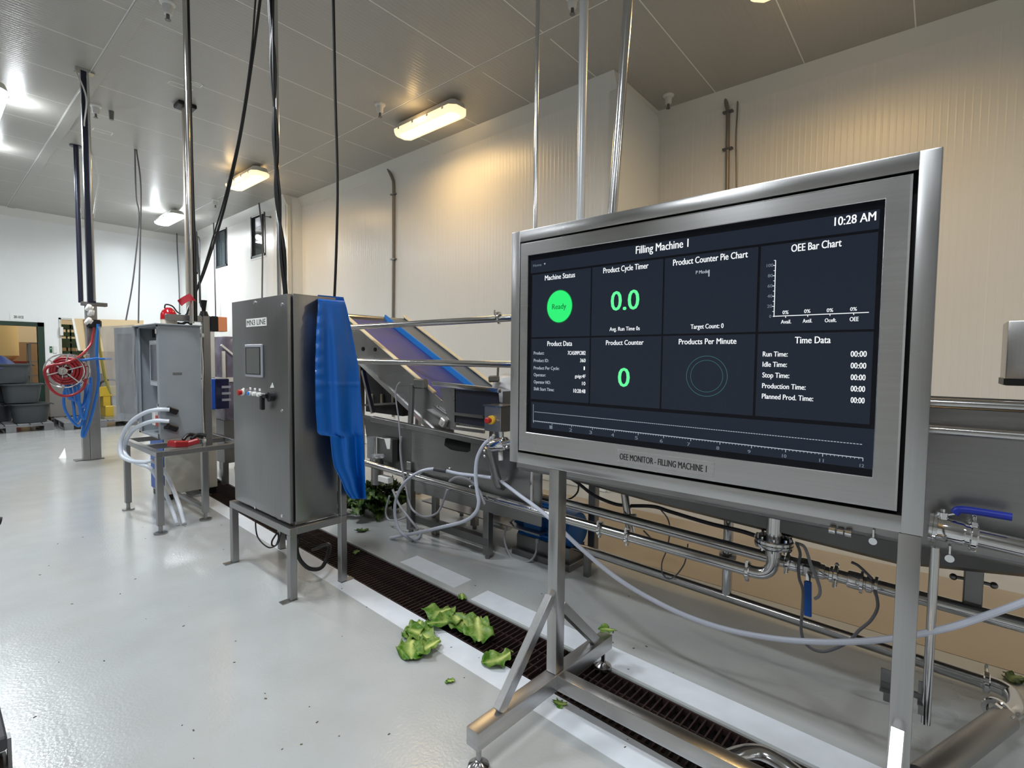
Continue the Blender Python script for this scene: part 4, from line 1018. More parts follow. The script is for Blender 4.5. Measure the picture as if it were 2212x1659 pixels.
# dark box added to stand for the shade under the conveyor
dh = thing('under_shade_box', F(830, 850, 3.0), 'dark steel box with pale blocks under the conveyor', 'box')
B().span((3.0, F(870, 840, 3.0).y, F(800, 890, 3.0).z), (3.5, F(790, 840, 3.0).y, F(800, 800, 3.0).z)).build('body', mat('shade_dark', rgb(34, 33, 34), .7), dh)
for px in (804, 825, 849):
    p = F(px, 862, 2.99); B().box(p, (.02, .035, .10), bev=.003).build('block', mat('pale_block', rgb(150, 142, 122), 0.5), dh)
B().bar(F(790, 875, 2.97), F(858, 871, 2.97), .02, .02).build('ledge', S_MACH, dh)
# guard rails above the line
rx_ = 2.62
gr = thing('guard_rail', (rx_, 3.5, 0), 'pair of polished guard rails crossing in front of the conveyor', 'rail')
for (a, c) in (((760, 707), (1103, 687)), ((775, 780), (1103, 788))):
    p, q = F(a[0], a[1], rx_), F(c[0], c[1], rx_); z_ = (p.z+q.z)/2
    B().tube([(rx_, 5.0, z_), (rx_, 2.03, z_)], .024, 16, 1).build('rail', S_PIPE, gr, True)
clamp(gr, (rx_, F(1078, 684, rx_).y, F(1078, 686, rx_).z), (0, 1, 0), .025, (0, 0, 1))
B().tube([(rx_, 5.0, 0), (rx_, 5.0, 1.83)], .024, 16, 1).build('post', S_PIPE, gr, True)
# electric motor of the pump
mo = thing('pump_motor', G(1195, 1205), 'blue finned electric pump motor behind the left monitor leg', 'motor')
MB_ = mat('motor_blue', rgb(30, 98, 168), 0.42)
my = 2.06; mz = F(1190, 1130, 3.05).z; mxc = 3.05
ya, yb_ = F(1130, 1130, mxc).y, F(1255, 1130, mxc).y
b = B().lathe((mxc, ya, mz), (mxc, yb_, mz), [(0, 0), (0, .10), (.06, .125), (.72, .125), (.74, .135), (.95, .13), (1, .09), (1, 0)], 28)
b.build('casing', MB_, mo, True)
for i in range(16):
    a = math.pi*2*i/16
    B().bar((mxc+.13*math.cos(a), ya-.03, mz+.13*math.sin(a)), (mxc+.13*math.cos(a), ya+(yb_-ya)*.70, mz+.13*math.sin(a)), .008, .03, up=(math.cos(a), 0, math.sin(a))).build('fin', MB_, mo)
a, c = F(1134, 1120, 2.88), F(1170, 1160, 2.88); B().span((2.86, c.y, c.z), (2.95, a.y, a.z), bev=.008).build('terminal_box', MB_, mo, True)
p = F(1161, 1163, 2.9); B().cyl(p, p-Vector((0, 0, .035)), .014, seg=12).build('cable_gland', mat('grey_plastic', rgb(150, 152, 155), .5), mo, True)
B().span((mxc-.14, yb_, .0), (mxc+.14, ya, .05), bev=.004).span((mxc-.10, yb_+.03, .05), (mxc+.10, ya-.02, mz-.11)).build('base', S_DARK, mo, True)
B().cyl((mxc, ya, mz), (mxc, ya+.14, mz), .05, seg=16).cyl((mxc, ya+.14, mz-.02), (mxc, ya+.24, mz-.02), .13, seg=24).build('pump_head', S_PIPE, mo, True)

# ------------------------------------------------------------------ hoses and cables of the line
HOSE = mat('clear_hose', rgb(196, 200, 214), 0.25, coat=0.3)
HG = mat('grey_hose', rgb(150, 150, 156), 0.4)
def c2(X, Y): return (720+X/4.366, 920+Y/4.366)
def hose(name, pl, r, m, label, x, smooth=8, last=None, seg=10):
    pts = []
    for q in pl:
        if len(q) == 3: pts.append(AX(q[0], q[1], q[2]))
        else: pts.append(AX(q[0], q[1], x))
    if last: pts += last
    return tag(B().tube(pts, r, seg, smooth).build(name, m, None, True), label, 'hose')
hose('clear_hose', [c2(1500, 110), c2(1420, 180), c2(1360, 300), c2(1343, 460), c2(1358, 620), c2(1372, 720), c2(1340, 820), c2(1230, 900), c2(1010, 958), c2(800, 1005)], .0135, HOSE, 'clear hose dropping from the shiny valve head and trailing to the floor', 2.50, last=[G(844, 1162, .014)])
hose('clear_hose', [c2(1490, 488)+(2.56,), c2(1330, 468)+(2.54,), c2(1180, 450)+(2.52,), c2(1050, 420)+(2.50,), c2(940, 405), c2(800, 440), c2(665, 545), c2(592, 690), c2(580, 830), c2(612, 960), c2(670, 1030)], .012, HOSE, 'clear hose sweeping in a wide loop left of the monitor', 2.46, last=[G(890, 1166, .013), G(905, 1160, .013), G(908, 1145, .02)])
tag(B().cyl(AX(*c2(950, 405), 2.455), AX(*c2(1060, 424), 2.495), .017, seg=12).build('hose_sleeve', mat('sleeve_grey', rgb(64, 64, 68), .5), None, True), 'dark rubber sleeve on the looping hose', 'sleeve')
hose('clear_hose', [(1083, 1040, 2.6), (1120, 1068, 2.45), (1180, 1113, 2.32), (1250, 1180, 2.3), (1340, 1254, 2.3), (1450, 1316, 2.3), (1560, 1357, 2.3), (1680, 1380, 2.3), (1800, 1387, 2.3), (1920, 1380, 2.3), (2040, 1358, 2.3), (2130, 1330, 2.35), (2230, 1294, 2.4)], .012, HOSE, 'long clear hose sagging across the floor behind the monitor stand', 2.3)
hose('grey_hose', [c2(640, 100), c2(632, 220), c2(650, 400), c2(690, 600), c2(740, 780), c2(860, 855), c2(980, 820), c2(1040, 700), c2(1075, 600)], .009, HG, 'grey hose hanging in a shallow bow in front of the infeed frame', 2.58)
hose('grey_hose', [c2(530, 660), c2(495, 800), c2(520, 880), c2(600, 888), c2(700, 855)], .008, HG, 'grey tube curling beside the leaf pile', 2.62)
hose('grey_hose', [c2(560, 600), c2(620, 740), c2(700, 850), c2(800, 975)], .010, HG, 'grey tube slanting down to the floor inside the wide loop', 2.60)
hose('grey_hose', [c2(1100, 520), c2(1170, 485), c2(1280, 510), c2(1370, 600), c2(1430, 740)], .009, HG, 'grey hose bowing from the frame bolts to the pipe', 2.57)
hose('thin_cable', [(864, 826, 2.63), (857, 836, 2.62), (855, 860, 2.62), (861, 905, 2.62), (865, 960, 2.6), (868, 1000, 2.6), (872, 1025, 2.6)], .006, HG, 'thin grey cable dropping from the guard bracket', 2.62)
hose('motor_cable', [(1160, 1172, 2.9), (1157, 1195, 2.88), (1145, 1211, 2.86), (1122, 1213, 2.86), (1102, 1200, 2.86), (1090, 1168, 2.86), (1094, 1140, 2.86), (1112, 1118, 2.88)], .008, HG, 'grey motor cable hanging in a loop below the blue motor', 2.88)
hose('braided_cable', [(1218, 1025, 2.9), (1248, 1043, 2.9), (1280, 1068, 2.88), (1320, 1086, 2.88), (1350, 1092, 2.88), (1410, 1094, 2.86), (1450, 1106, 2.86), (1530, 1130, 2.8), (1600, 1147, 2.76), (1640, 1160, 2.72)], .011, mat('braided_black', rgb(52, 50, 58), .5), 'braided dark cable sagging under the tank', 2.88)
hose('thin_cable', [(1250, 1044, 2.9), (1248, 1062, 2.9), (1236, 1075, 2.9), (1220, 1080, 2.9)], .006, CABLE, 'short dark cable curving behind the left monitor leg', 2.9)
hose('thin_cable', [(1428, 1102, 2.86), (1442, 1120, 2.9), (1447, 1145, 2.9), (1441, 1185, 2.9), (1430, 1215, 2.9), (1431, 1238, 2.9), (1443, 1250, 2.9), (1460, 1243, 2.9), (1478, 1218, 2.9), (1484, 1190, 2.9), (1486, 1175, 2.9)], .004, GREYCABLE, 'thin dark cable forming an open ring under the tank', 2.9)
hose('thin_cable', [(1390, 1146, 2.9), (1415, 1170, 2.9), (1440, 1180, 2.9)], .005, GREYCABLE, 'thin cable slanting behind the two pipes', 2.9)
def c8(X, Y): return (1620+X/5.53, 1120+Y/5.53)
hose('air_tube', [c8(540, 290), c8(640, 330), c8(690, 430), c8(730, 560), c8(800, 720), c8(838, 850), c8(820, 930), c8(770, 960)], .007, HG, 'grey air tube curling around the blue lever', 2.64)
hose('air_tube', [c8(560, 300), c8(600, 420), c8(580, 560), c8(590, 720), c8(632, 860), c8(625, 1100), c8(610, 1300), c8(640, 1450), c8(730, 1550), c8(860, 1590), c8(1000, 1560), c8(1180, 1470), c8(1300, 1340), c8(1440, 1220), c8(1520, 1080), c8(1520, 960), c8(1490, 860)], .0065, GREYCABLE, 'grey air tube drooping in a big loop below the valve', 2.60)
hose('thin_cable', [c8(1460, 720), c8(1380, 640), c8(1290, 560), c8(1210, 520)], .006, GREYCABLE, 'short grey cable bridging the clamp right of the blue lever', 2.68)
# ------------------------------------------------------------------ steel table with the grey cabinet
tb = thing('steel_table', (1.6, 5.4, 0), 'stainless table frame carrying the open grey cabinet', 'table')
tx0, tx1, ty0, ty1, tz = 1.25, 1.98, 4.90, 5.95, 0.695
for (a, c) in (((tx0, ty0, tz-.045), (tx0+.045, ty1, tz)), ((tx1-.045, ty0, tz-.045), (tx1, ty1, tz)), ((tx0+.045, ty0, tz-.045), (tx1-.045, ty0+.045, tz)), ((tx0+.045, ty1-.045, tz-.045), (tx1-.045, ty1, tz)), ((tx0+.045, 5.35, tz-.045), (tx1-.045, 5.40, tz))):
    B().span(a, c, bev=.003).build('top_rail', S_ST, tb, True)
for (x, y) in ((tx0, ty0), (tx0, ty1-.05), (1.63, ty0+.12), (tx1-.05, ty1-.05)):
    lg = B().span((x, y, .07), (x+.05, y+.05, tz-.045), bev=.003).build('leg', S_ST, tb, True)
    B().cyl((x+.025, y+.025, .01), (x+.025, y+.025, .09), .016, seg=12).cyl((x+.025, y+.025, 0), (x+.025, y+.025, .012), .05, seg=18).build('foot', S_ST, lg, True)
B().bar((1.655, ty0+.15, .1), (1.655, ty1, .1), .03, .03).build('low_rail', S_ST, tb)
# grey cabinet with its door swung right back
GREYP = add_noise(mat('grey_paint', rgb(140, 146, 152), 0.4), (5, 5, 5), .06)
gx0, gx1, gy0, gy1, gz0, gz1 = 1.325, 1.645, 5.05, 5.70, 0.775, 1.755
gc = thing('grey_cabinet', (1.48, 5.37, gz0), 'open grey switch cabinet on the steel table, clear-wrapped door swung back', 'cabinet')
b = B(); t = .012
b.span((gx1-t, gy0, gz0), (gx1, gy1, gz1)); b.span((gx0, gy0, gz0), (gx1-t, gy0+t, gz1)); b.span((gx0, gy1-t, gz0), (gx1-t, gy1, gz1)); b.span((gx0, gy0+t, gz1-t), (gx1-t, gy1-t, gz1)); b.span((gx0, gy0+t, gz0), (gx1-t, gy1-t, gz0+t))
b.span((gx0, gy0+t, gz0), (gx0+.012, gy0+.06, gz1)); b.span((gx0, gy1-.06, gz0), (gx0+.012, gy1-t, gz1))
b.build('shell', GREYP, gc)
B().span((gx0-.03, gy0-.02, gz1), (gx1+.01, gy1+.02, gz1+.012), bev=.003).build('roof_sheet', GREYP, gc)
ip = B().span((gx0+.05, gy0+.10, 1.22), (gx0+.18, gy0+.46, 1.63), bev=.004).build('inner_panel', mat('light_grey', rgb(184, 188, 194), .4), gc)
B().span((gx0+.046, gy0+.14, 1.27), (gx0+.052, gy0+.42, 1.59)).build('display', mat('display_dark', rgb(58, 62, 78), .15), ip)
B().span((gx0+.10, gy0+.08, 1.66), (gx0+.26, gy0+.56, 1.735)).build('black_tray', BLACK, gc)
rm = random.Random(3)
for k in range(4):
    B().box((gx0+.10, gy0+.12+.10*k, .90+.02*(k % 2)), (.09, .07, .10+.03*(k % 2)), bev=.004).build('component', [S_MACH, mat('comp_dark', rgb(40, 38, 40), .5), RED, WHITEPL][k], gc)
for z in (.80, 1.06, 1.70): B().box((gx0-.006, gy0+.03, z), (.012, .02, .04)).build('hinge', CHROME, gc)
p = AY(383, 807, gy0); B().box(p, (.07, .004, .02), bev=.001).build('stuck_patch', mat('smudge', rgb(96, 96, 96), .6), gc)
for px, py in ((372, 887), (372, 924)):
    p = AY(px, py, gy0-.02); B().box(p, (.085, .05, .05), rot=(0, R(25), 0), bev=.008).cyl(p, p+Vector((-.06, -.01, .01)), .014, seg=10).build('connector', BLACK, gc, True)
# door: hinged at the far front corner
an = R(170); dv = Vector((-math.sin(R(10)), math.cos(R(10)), 0)); hg = Vector((gx0, gy1, 0))
dn = Vector((-math.cos(R(10)), -math.sin(R(10)), 0))
FILM = mat('clear_film', (0.42, 0.43, 0.45, 1), 0.14, alpha=0.38)
dr = B()
for (u0, u1, z0, z1) in ((0, .05, gz0+.1, gz1), (.36, .41, gz0+.1, gz1), (.05, .36, gz1-.06, gz1), (.05, .36, gz0+.1, gz0+.16)):
    P_ = [hg+dv*u0+Vector((0, 0, z0)), hg+dv*u1+Vector((0, 0, z0)), hg+dv*u1+Vector((0, 0, z1)), hg+dv*u0+Vector((0, 0, z1))]
    dr.poly(P_, dn*.014)
door = dr.build('door', GREYP, gc)
P_ = [hg+dv*.05+Vector((0, 0, gz0+.16)), hg+dv*.36+Vector((0, 0, gz0+.16)), hg+dv*.36+Vector((0, 0, gz1-.06)), hg+dv*.05+Vector((0, 0, gz1-.06))]
B().poly(P_, dn*.006).build('door_window', mat('smoke_panel', rgb(84, 86, 90), .2), door)
def film(u, v):
    w_ = .74-.32*v
    q = hg+dv*(u*w_-.02)+Vector((0, 0, gz1+.02-v*(.90+.02*u)))
    return q+dn*(.024+.007*math.sin(9*u+5*v)+.005*math.sin(13*u-11*v))
B().grid(film, 20, 26, .002).build('plastic_film', FILM, door, True)
# white tubes from the connectors
WT = mat('white_tube', rgb(206, 212, 222), .3, coat=.2)
tag(B().tube([AY(366, 885, 5.0), AX(340, 885, 1.30), AX(310, 893, 1.24), AX(280, 915, 1.18), AX(262, 950, 1.15), AX(262, 982, 1.14), AX(280, 995, 1.16), AX(310, 998, 1.22), AX(335, 998, 1.30), AX(362, 1030, 1.45), AX(385, 1085, 1.48), G(398, 1131, .02)], .017, 12, 8).build('white_tube', WT, None, True), 'upper white tube curving from the grey cabinet around its table', 'hose')
tag(B().tube([AY(366, 910, 5.0), AX(335, 909, 1.29), AX(305, 918, 1.24), AX(282, 935, 1.20), AX(268, 965, 1.18), AX(273, 985, 1.17), AX(295, 1000, 1.19), AX(325, 1012, 1.26), AX(350, 1050, 1.38), AX(370, 1095, 1.46), G(383, 1132, .02)], .017, 12, 8).build('white_tube', WT, None, True), 'lower white tube curving from the grey cabinet around its table', 'hose')
# red and black clutter under the cabinet
rt = thing('red_clamp', (1.42, 5.1, tz), 'red and black clamp lying on the table under the grey cabinet', 'tool')
p = Vector((1.44, 5.0, tz+.035)); B().box(p, (.14, .10, .06), rot=(0, R(8), R(20)), bev=.012).box(p+Vector((.10, -.0, .0)), (.12, .07, .05), rot=(0, R(-14), R(-10)), bev=.012).build('jaw', mat('red_plastic', rgb(150, 34, 40), .4), rt, True)
B().tube([p+Vector((.10, 0, .03)), p+Vector((.16, .02, .06)), p+Vector((.22, .0, .05))], .016, 10, 5).tube([p+Vector((.04, .01, .03)), p+Vector((.10, .03, .07)), p+Vector((.20, .02, .03))], .014, 10, 5).build('handle', BLACK, rt, True)
# post with a cranked arm and signal lamp
py_ = 5.12
sp_ = thing('post_frame', (1.71, py_, tz), 'square steel post with a short arm rising behind the grey cabinet', 'post')
B().span((1.682, py_-.03, .65), (1.742, py_+.03, 1.86), bev=.003).build('upright', S_ST, sp_, True)
B().span((1.40, py_-.025, 1.80), (1.682, py_+.025, 1.855), bev=.003).build('arm', S_ST, sp_, True)
for z in (.72, 1.68): B().cyl((1.662, py_-.03, z), (1.682, py_-.03, z), .02, seg=10).build('cable_clip', WHITEPL, sp_, True)
B().tube([(1.668, py_-.035, 1.78), (1.664, py_-.035, 1.6), (1.672, py_-.035, 1.4), (1.66, py_-.035, 1.1), (1.668, py_-.035, .75)], .006, 8, 6).build('cable', WHITEPL, sp_, True)
bl = thing('signal_lamp', (1.81, py_, 1.72), 'black and amber ribbed signal lamp fixed to the post top', 'lamp')
B().span((1.743, py_-.06, 1.72), (1.80, py_+.06, 1.858), bev=.006).build('base', BLACK, bl, True)
am = B()
for i in range(5): am.span((1.80, py_-.058+i*.0245, 1.722), (1.875, py_-.058+i*.0245+.0205, 1.856), bev=.004)
am.span((1.80, py_-.055, 1.727), (1.868, py_+.055, 1.852)); am.build('amber_lens', mat('amber', rgb(226, 140, 96), .25, coat=.5), bl, True)
rl = thing('warning_beacon', (1.43, 5.2, gz1+.012), 'red domed warning beacon on a cream base on top of the grey cabinet', 'lamp')
rb0, rb1 = AY(365, 703, 5.2), AY(365, 673, 5.2)
zz = gz1+.012
B().cyl((rb0.x, 5.2, zz), (rb0.x, 5.2, zz+.045), .062, seg=24).build('base', mat('cream_plastic', rgb(226, 214, 196), .5), rl, True)
B().lathe((rb0.x, 5.2, zz+.045), (rb0.x, 5.2, zz+.15), [(0, .0), (0, .064), (.45, .062), (.8, .045), (1, .02), (1, 0)], 24).build('dome', mat('red_lens', rgb(176, 20, 34), .2, coat=.6), rl, True)
B().tube([(rb0.x-.03, 5.2, zz+.14), (rb0.x-.02, 5.2, zz+.175), (rb0.x+.03, 5.2, zz+.165), (rb0.x+.07, 5.22, zz+.12), (rb0.x+.12, 5.3, zz+.11)], .006, 8, 6).build('cable', CABLE, rl, True)
cable('tangled_black_cable', [(1.48, 5.22, 1.87), (1.52, 5.24, 1.84), (1.50, 5.24, 1.80), (1.55, 5.22, 1.782), (1.60, 5.24, 1.80), (1.64, 5.24, 1.782)], .012, CABLE, 'black cable bundle tangled between the beacon and the post arm')
# white cabinets behind the table
wc = thing('white_cabinet', (1.83, 6.0, .05), 'white metal cabinet with a blue left side behind the steel table', 'cabinet')
WMET = mat('white_metal', rgb(214, 213, 206), .4)
B().span((1.60, 5.99, .06), (2.09, 6.45, .72), bev=.006).build('lower_body', WMET, wc, True)
B().span((1.592, 6.0, .08), (1.60, 6.44, .71)).build('blue_side', mat('side_blue', rgb(34, 86, 170), .4), wc)
B().span((1.93, 5.99, .72), (2.09, 6.40, 1.24), bev=.006).build('middle_body', WMET, wc, True)
B().span((1.93, 5.99, 1.255), (2.09, 6.40, 1.78), bev=.006).build('upper_body', WMET, wc, True)
for z in (.5, .18): B().cyl((1.95, 5.985, z-.1), (1.95, 5.99, z-.1), .012, seg=10).build('lock', S_DARK, wc, True)
B().span((1.955, 5.984, 1.30), (1.975, 5.99, 1.64)).build('handle_slot', S_DARK, wc)
for x in (1.64, 2.05):
    for y in (6.03, 6.41): B().span((x-.03, y-.03, 0), (x+.03, y+.03, .06)).build('foot', BLACK, wc)
bd = thing('blue_device', (2.03, 5.9, 1.0), 'translucent dark-blue electrical box on the white cabinet, beside the steel cabinet', 'box')
a, c = AY(452, 819, 5.93), AY(494, 882, 5.93)
B().span((a.x, 5.90, c.z), (a.x+.05, 5.985, a.z), bev=.006).build('blue_back', mat('device_blue', rgb(36, 84, 186), .3), bd, True)
B().span((a.x+.05, 5.90, c.z), (c.x, 5.985, a.z), bev=.006).build('cover', mat('device_cover', rgb(30, 32, 62), .12, coat=.6), bd, True)
for k in range(3):
    B().span((a.x+.11, 5.897, a.z-.10-.07*k), (a.x+.20, 5.90, a.z-.075-.07*k)).build('marking', mat('marking_grey', rgb(150, 150, 160), .5), bd)
# plastic-wrapped machine glimpsed between the cabinets
wm = thing('wrapped_machine', (2.45, 6.6, 0), 'plastic-wrapped machine seen through the gap beside the white cabinet', 'machine')
WRAP = add_noise(mat('plastic_wrap', rgb(118, 112, 128), .2), (6, 6, 6), .3, rough=(.1, .4))
B().span((2.25, 6.2, .75), (2.62, 7.3, 1.72), bev=.03, seg=2).build('wrap', WRAP, wm, True)
B().span((2.24, 6.19, 1.20), (2.64, 7.3, 1.25)).build('white_edge', WHITEPL, wm)
B().bar((2.22, 6.18, 1.62), (2.6, 6.18, 1.28), .03, .02).bar((2.24, 6.17, 1.05), (2.24, 6.17, 1.55), .02, .03).build('white_strap', WHITEPL, wm)
B().span((2.26, 6.25, .25), (2.60, 7.2, .75)).build('base', S_DARK, wm)
for x in (2.28, 2.56):
    for y in (6.3, 7.15): B().span((x-.03, y-.03, 0), (x+.03, y+.03, .26)).build('leg', S_MACH, wm)
tag(B().lathe((2.36, 6.05, .42), (2.36, 6.05, .66), [(0, 0), (0, .055), (1, .07), (1, .06), (.1, .05), (.1, 0)], 20).build('grey_bucket', mat('bucket_grey', rgb(128, 132, 136), .4), None, True), 'small grey bucket glimpsed behind the steel cabinet', 'bucket')
COL.objects['grey_bucket'].location.z = 0.0
# ------------------------------------------------------------------ column with hose reel
hx, hy = 1.60, 9.13
hc = thing('hose_column', (hx, hy, 0), 'square steel column on a floor plate that carries the hose reel', 'column')
ztop = AY(215, 662, hy).z
B().span((hx-.06, hy-.06, .012), (hx+.06, hy+.06, ztop), bev=.004).build('tube', S_ST, hc, True)
B().span((hx-.22, hy-.02, 0), (hx+.10, hy+.14, .012)).build('floor_plate', S_MACH, hc)
B().span((hx-.14, hy-.05, .012), (hx-.06, hy+.05, .72), bev=.004).build('side_channel', S_ST, hc)
B().span((hx-.10, hy-.06, ztop), (hx+.18, hy+.06, ztop+.05), bev=.004).build('top_bracket', S_DARK, hc)
b = B()
for (pa, pb_, r) in (((186, 663), (200, 668), .05), ((190, 674), (203, 676), .055), ((186, 691), (198, 697), .055)):
    q0, q1 = AY(*pa, hy-.12), AY(*pb_, hy-.12)
    f_ = B(); f_.lathe(q0, q1, [(0, 0), (0, r*.8), (.15, r), (.6, r), (.62, r*.75), (1, r*.75), (1, 0)], 14); f_.build('white_fitting', WHITEPL, hc, True)
b.bm.free()
p = AY(203, 700, hy-.1); B().box(p, (.16, .1, .12), bev=.02).build('black_fitting', BLACK, hc, True)
cen = AY(145, 801, hy-.35)
axd = Vector((cen.x, cen.y, 0)).normalized(); axd = (axd*.95+Vector((.45, 0, 0))).normalized()
rd = AY(97, 801, hy-.35).x; R_ = .215
rl_ = thing('hose_reel', (cen.x, cen.y, cen.z-R_), 'large hose reel holding wound red hose on the steel column', 'hose reel')
side = axd.cross(Vector((0, 0, 1))).normalized()
def ring(c, r, k=40): return [c+side*r*math.cos(2*math.pi*i/k)+Vector((0, 0, 1))*r*math.sin(2*math.pi*i/k) for i in range(k)]
for s in (-.075, .075):
    o = B().tube(ring(cen+axd*s, R_), .009, 8, 1, True).build('rim', CHROME, rl_, True)
    for i in range(6):
        a = i*math.pi/3+.3; q = cen+axd*s; B().bar(q, q+side*R_*math.cos(a)+Vector((0, 0, 1))*R_*math.sin(a), .014, .014).build('spoke', CHROME, o)
B().lathe(cen-axd*.12, cen+axd*.12, [(0, 0), (0, .05), (.1, .06), (.9, .06), (1, .05), (1, 0)], 20).build('hub', S_PIPE, rl_, True)
REDH = mat('red_hose', rgb(142, 30, 38), .35, coat=.2); BLUEHS = mat('blue_hose', rgb(34, 104, 184), .35, coat=.2)
b = B(); rr = random.Random(5)
for i in range(9):
    b.tube(ring(cen+axd*(-.065+.016*(i % 9)), .105+.032*(i % 3)), .0155, 8, 1, True)
b.build('wound_hose', REDH, rl_, True)
am_ = cen-axd*.13
B().bar(am_, Vector((hx-.08, hy-.10, cen.z+.14)), .02, .05, bev=.004).bar(am_, Vector((hx-.08, hy-.10, cen.z-.16)), .02, .05, bev=.004).bar(Vector((hx-.07, hy-.09, cen.z+.22)), Vector((hx-.07, hy-.09, cen.z-.22)), .03, .05, bev=.004).build('swing_arm', mat('arm_grey', rgb(176, 170, 162), .4, .4), rl_)
yh = hy-.5
tag(B().tube([AY(203, 703, hy-.12), AY(201, 722, hy-.15), AY(196, 744, hy-.2), AY(180, 763, hy-.3), AY(158, 778, yh), AY(132, 786, yh), AY(108, 790, yh), AY(97, 800, yh), AY(100, 818, yh), AY(112, 842, yh), AY(134, 855, yh), AY(160, 852, yh), AY(180, 838, yh), AY(186, 818, yh)], .017, 12, 8).build('red_hose', REDH, None, True), 'red hose running from the column fitting and drooping under the reel', 'hose')
bh = thing('blue_hose', AY(170, 945, hy-.2), 'blue hose hung in long loops below the reel', 'hose')
for k, pl in enumerate(([(212, 700), (209, 760), (213, 820), (205, 870), (196, 905), (184, 938), (180, 944), (178, 935), (186, 900), (195, 850), (196, 815)],
                       [(194, 830), (188, 880), (172, 920), (150, 902), (138, 875), (140, 845), (150, 825)], [(186, 830), (182, 870), (165, 912), (158, 870), (150, 828)],
                       [(160, 826), (166, 862), (182, 878), (192, 850)], [(142, 828), (148, 858), (164, 866), (176, 880), (190, 870)], [(170, 826), (172, 880), (182, 905), (192, 860)],
                       [(166, 772), (175, 778), (195, 776), (212, 774)])):
    B().tube([AY(x, y, hy-.22-.03*k) for x, y in pl], .018, 10, 7).build('loop', BLUEHS, bh, True)
tag(B().tube([AY(213, 705, hy-.1), AY(214, 745, hy-.1), AY(220, 778, hy-.05), AY(228, 820, hy), AY(240, 850, hy+.1)], .018, 10, 7).build('yellow_hose', mat('yellow_hose', rgb(176, 170, 84), .4), None, True), 'yellow-green hose falling behind the steel column', 'hose')
b = B(); p = AY(197, 775, hy-.3); b.bar(p, p+Vector((.22, -.05, 0)), .03, .03, bev=.008); tag(b.build('spray_gun', BLUEHS, None, True), 'blue spray nozzle resting on the column above the reel arm', 'nozzle')
# ------------------------------------------------------------------ made-up cart in place of a trouser leg and boot, left edge
tr = thing('trolley', (0.05, 3.0, 0), 'corner of a trolley with a dark caster at the left edge of the picture', 'trolley')
c = G(-29, 1560, 0); q = G(-16, 1560, 0); RB = mat('rubber_dark', rgb(46, 38, 36), .6)
x0_, x1_, y0_, y1_ = q.x-.62, q.x, c.y-.62, c.y+.03
B().span((x0_, y0_, .20), (x1_, y1_, .25), bev=.006).build('deck', mat('stand_in_grey', rgb(58, 58, 62), .6), tr)
for x_, y_ in ((c.x, c.y), (x0_+.10, c.y), (c.x, y0_+.09), (x0_+.10, y0_+.09)):
    B().cyl((x_-.018, y_, .07), (x_+.018, y_, .07), .07, seg=24).build('caster_wheel', RB, tr, True)
    B().span((x_-.03, y_-.02, .09), (x_-.02, y_+.02, .20)).span((x_+.02, y_-.02, .09), (x_+.03, y_+.02, .20)).build('fork', S_DARK, tr)
hq = AY(-60, 1125, c.y)
B().tube([(hq.x, c.y, .25), (hq.x, c.y, hq.z)], .012, 10, 1).tube([(hq.x, c.y, hq.z), (x0_+.04, c.y, hq.z), (x0_+.04, c.y, .25)], .012, 10, 1).build('push_handle', S_DARK, tr, True)
B().tube([hq, AY(3, 1125, c.y)], .016, 10, 1).build('grip_end', BLACK, tr, True)
# ------------------------------------------------------------------ poles, drops and cables from the ceiling
POLE = steel('steel_pole', 0.58, (0.12, 0.22), 'n', 0.02)
def vpole(name, x, y, z0, r, m, label, cat='pole', z1=CEIL, cap=True, group=None, top=None):
    b = B().tube([(x, y, z0), (x, y, z1)], r, 16, 1)
    o = b.build(name, m, None, True, loc=(x, y, z0)); tag(o, label, cat, group)
    if cap: B().cyl((x, y, z1-.012), (x, y, z1), r*2.4, seg=20).build('ceiling_flange', m, o, True)
    return o
pq = AX(1163, 0, 2.62); pr = AX(1155, 490, 2.62)
vpole('ceiling_pole', 2.62, (pq.y+pr.y)/2, .52, .0135, POLE, 'thinnest of the three bright poles above the monitor')
pq = AX(1263, 0, 2.95); pr = AX(1253, 470, 2.95)
vpole('ceiling_pole', 2.95, (pq.y+pr.y)/2, .72, .030, mat('white_grey_pipe', rgb(196, 198, 200), .3, .2), 'thick whitish pipe in the middle of the three above the monitor')
pq = AX(1357, 0, 2.95); pr = AX(1323, 460, 2.95); d = (pr-pq).normalized()
o = B().tube([pq-d*((CEIL-pq.z)/-d.z), pr+d*((pr.z-1.33)/-d.z)], .031, 18, 1).build('ceiling_pole', POLE, None, True); tag(o, 'slightly leaning polished pole, right of the three above the monitor', 'pole')
# drop by the hose reel
b1 = AY(203, 655, 7.25).z
dp = thing('drop_post', (1.28, 7.25, b1), 'dark square service drop hanging from the ceiling by the hose reel', 'post')
NAVY = mat('dark_conduit', rgb(44, 46, 62), .3, .4)
B().span((1.245, 7.22, b1), (1.315, 7.28, CEIL-.02), bev=.004).build('channel', NAVY, dp, True)
B().tube([(1.30, 7.21, CEIL-.03), (1.30, 7.21, b1+.02)], .011, 10, 1).build('bright_conduit', POLE, dp, True)
B().span((1.20, 7.20, CEIL-.03), (1.36, 7.30, CEIL)).build('ceiling_flange', POLE, dp)
o = vpole('drop_pipe', 1.63, 9.94, AY(192, 655, 9.94).z, .032, NAVY, 'dark vertical pipe hanging just left of the square service drop')
tag(B().tube([(1.20, 7.24, CEIL-.02), AX(186, 210, 1.24), AX(182, 270, 1.26), AX(188, 305, 1.3), AX(204, 345, 1.36), AX(213, 385, 1.4), AX(207, 430, 1.38), AX(202, 470, 1.33)], .008, 8, 8).build('white_cable', WHITEPL, None, True), 'thin white cable bowing beside the square service drop', 'cable')
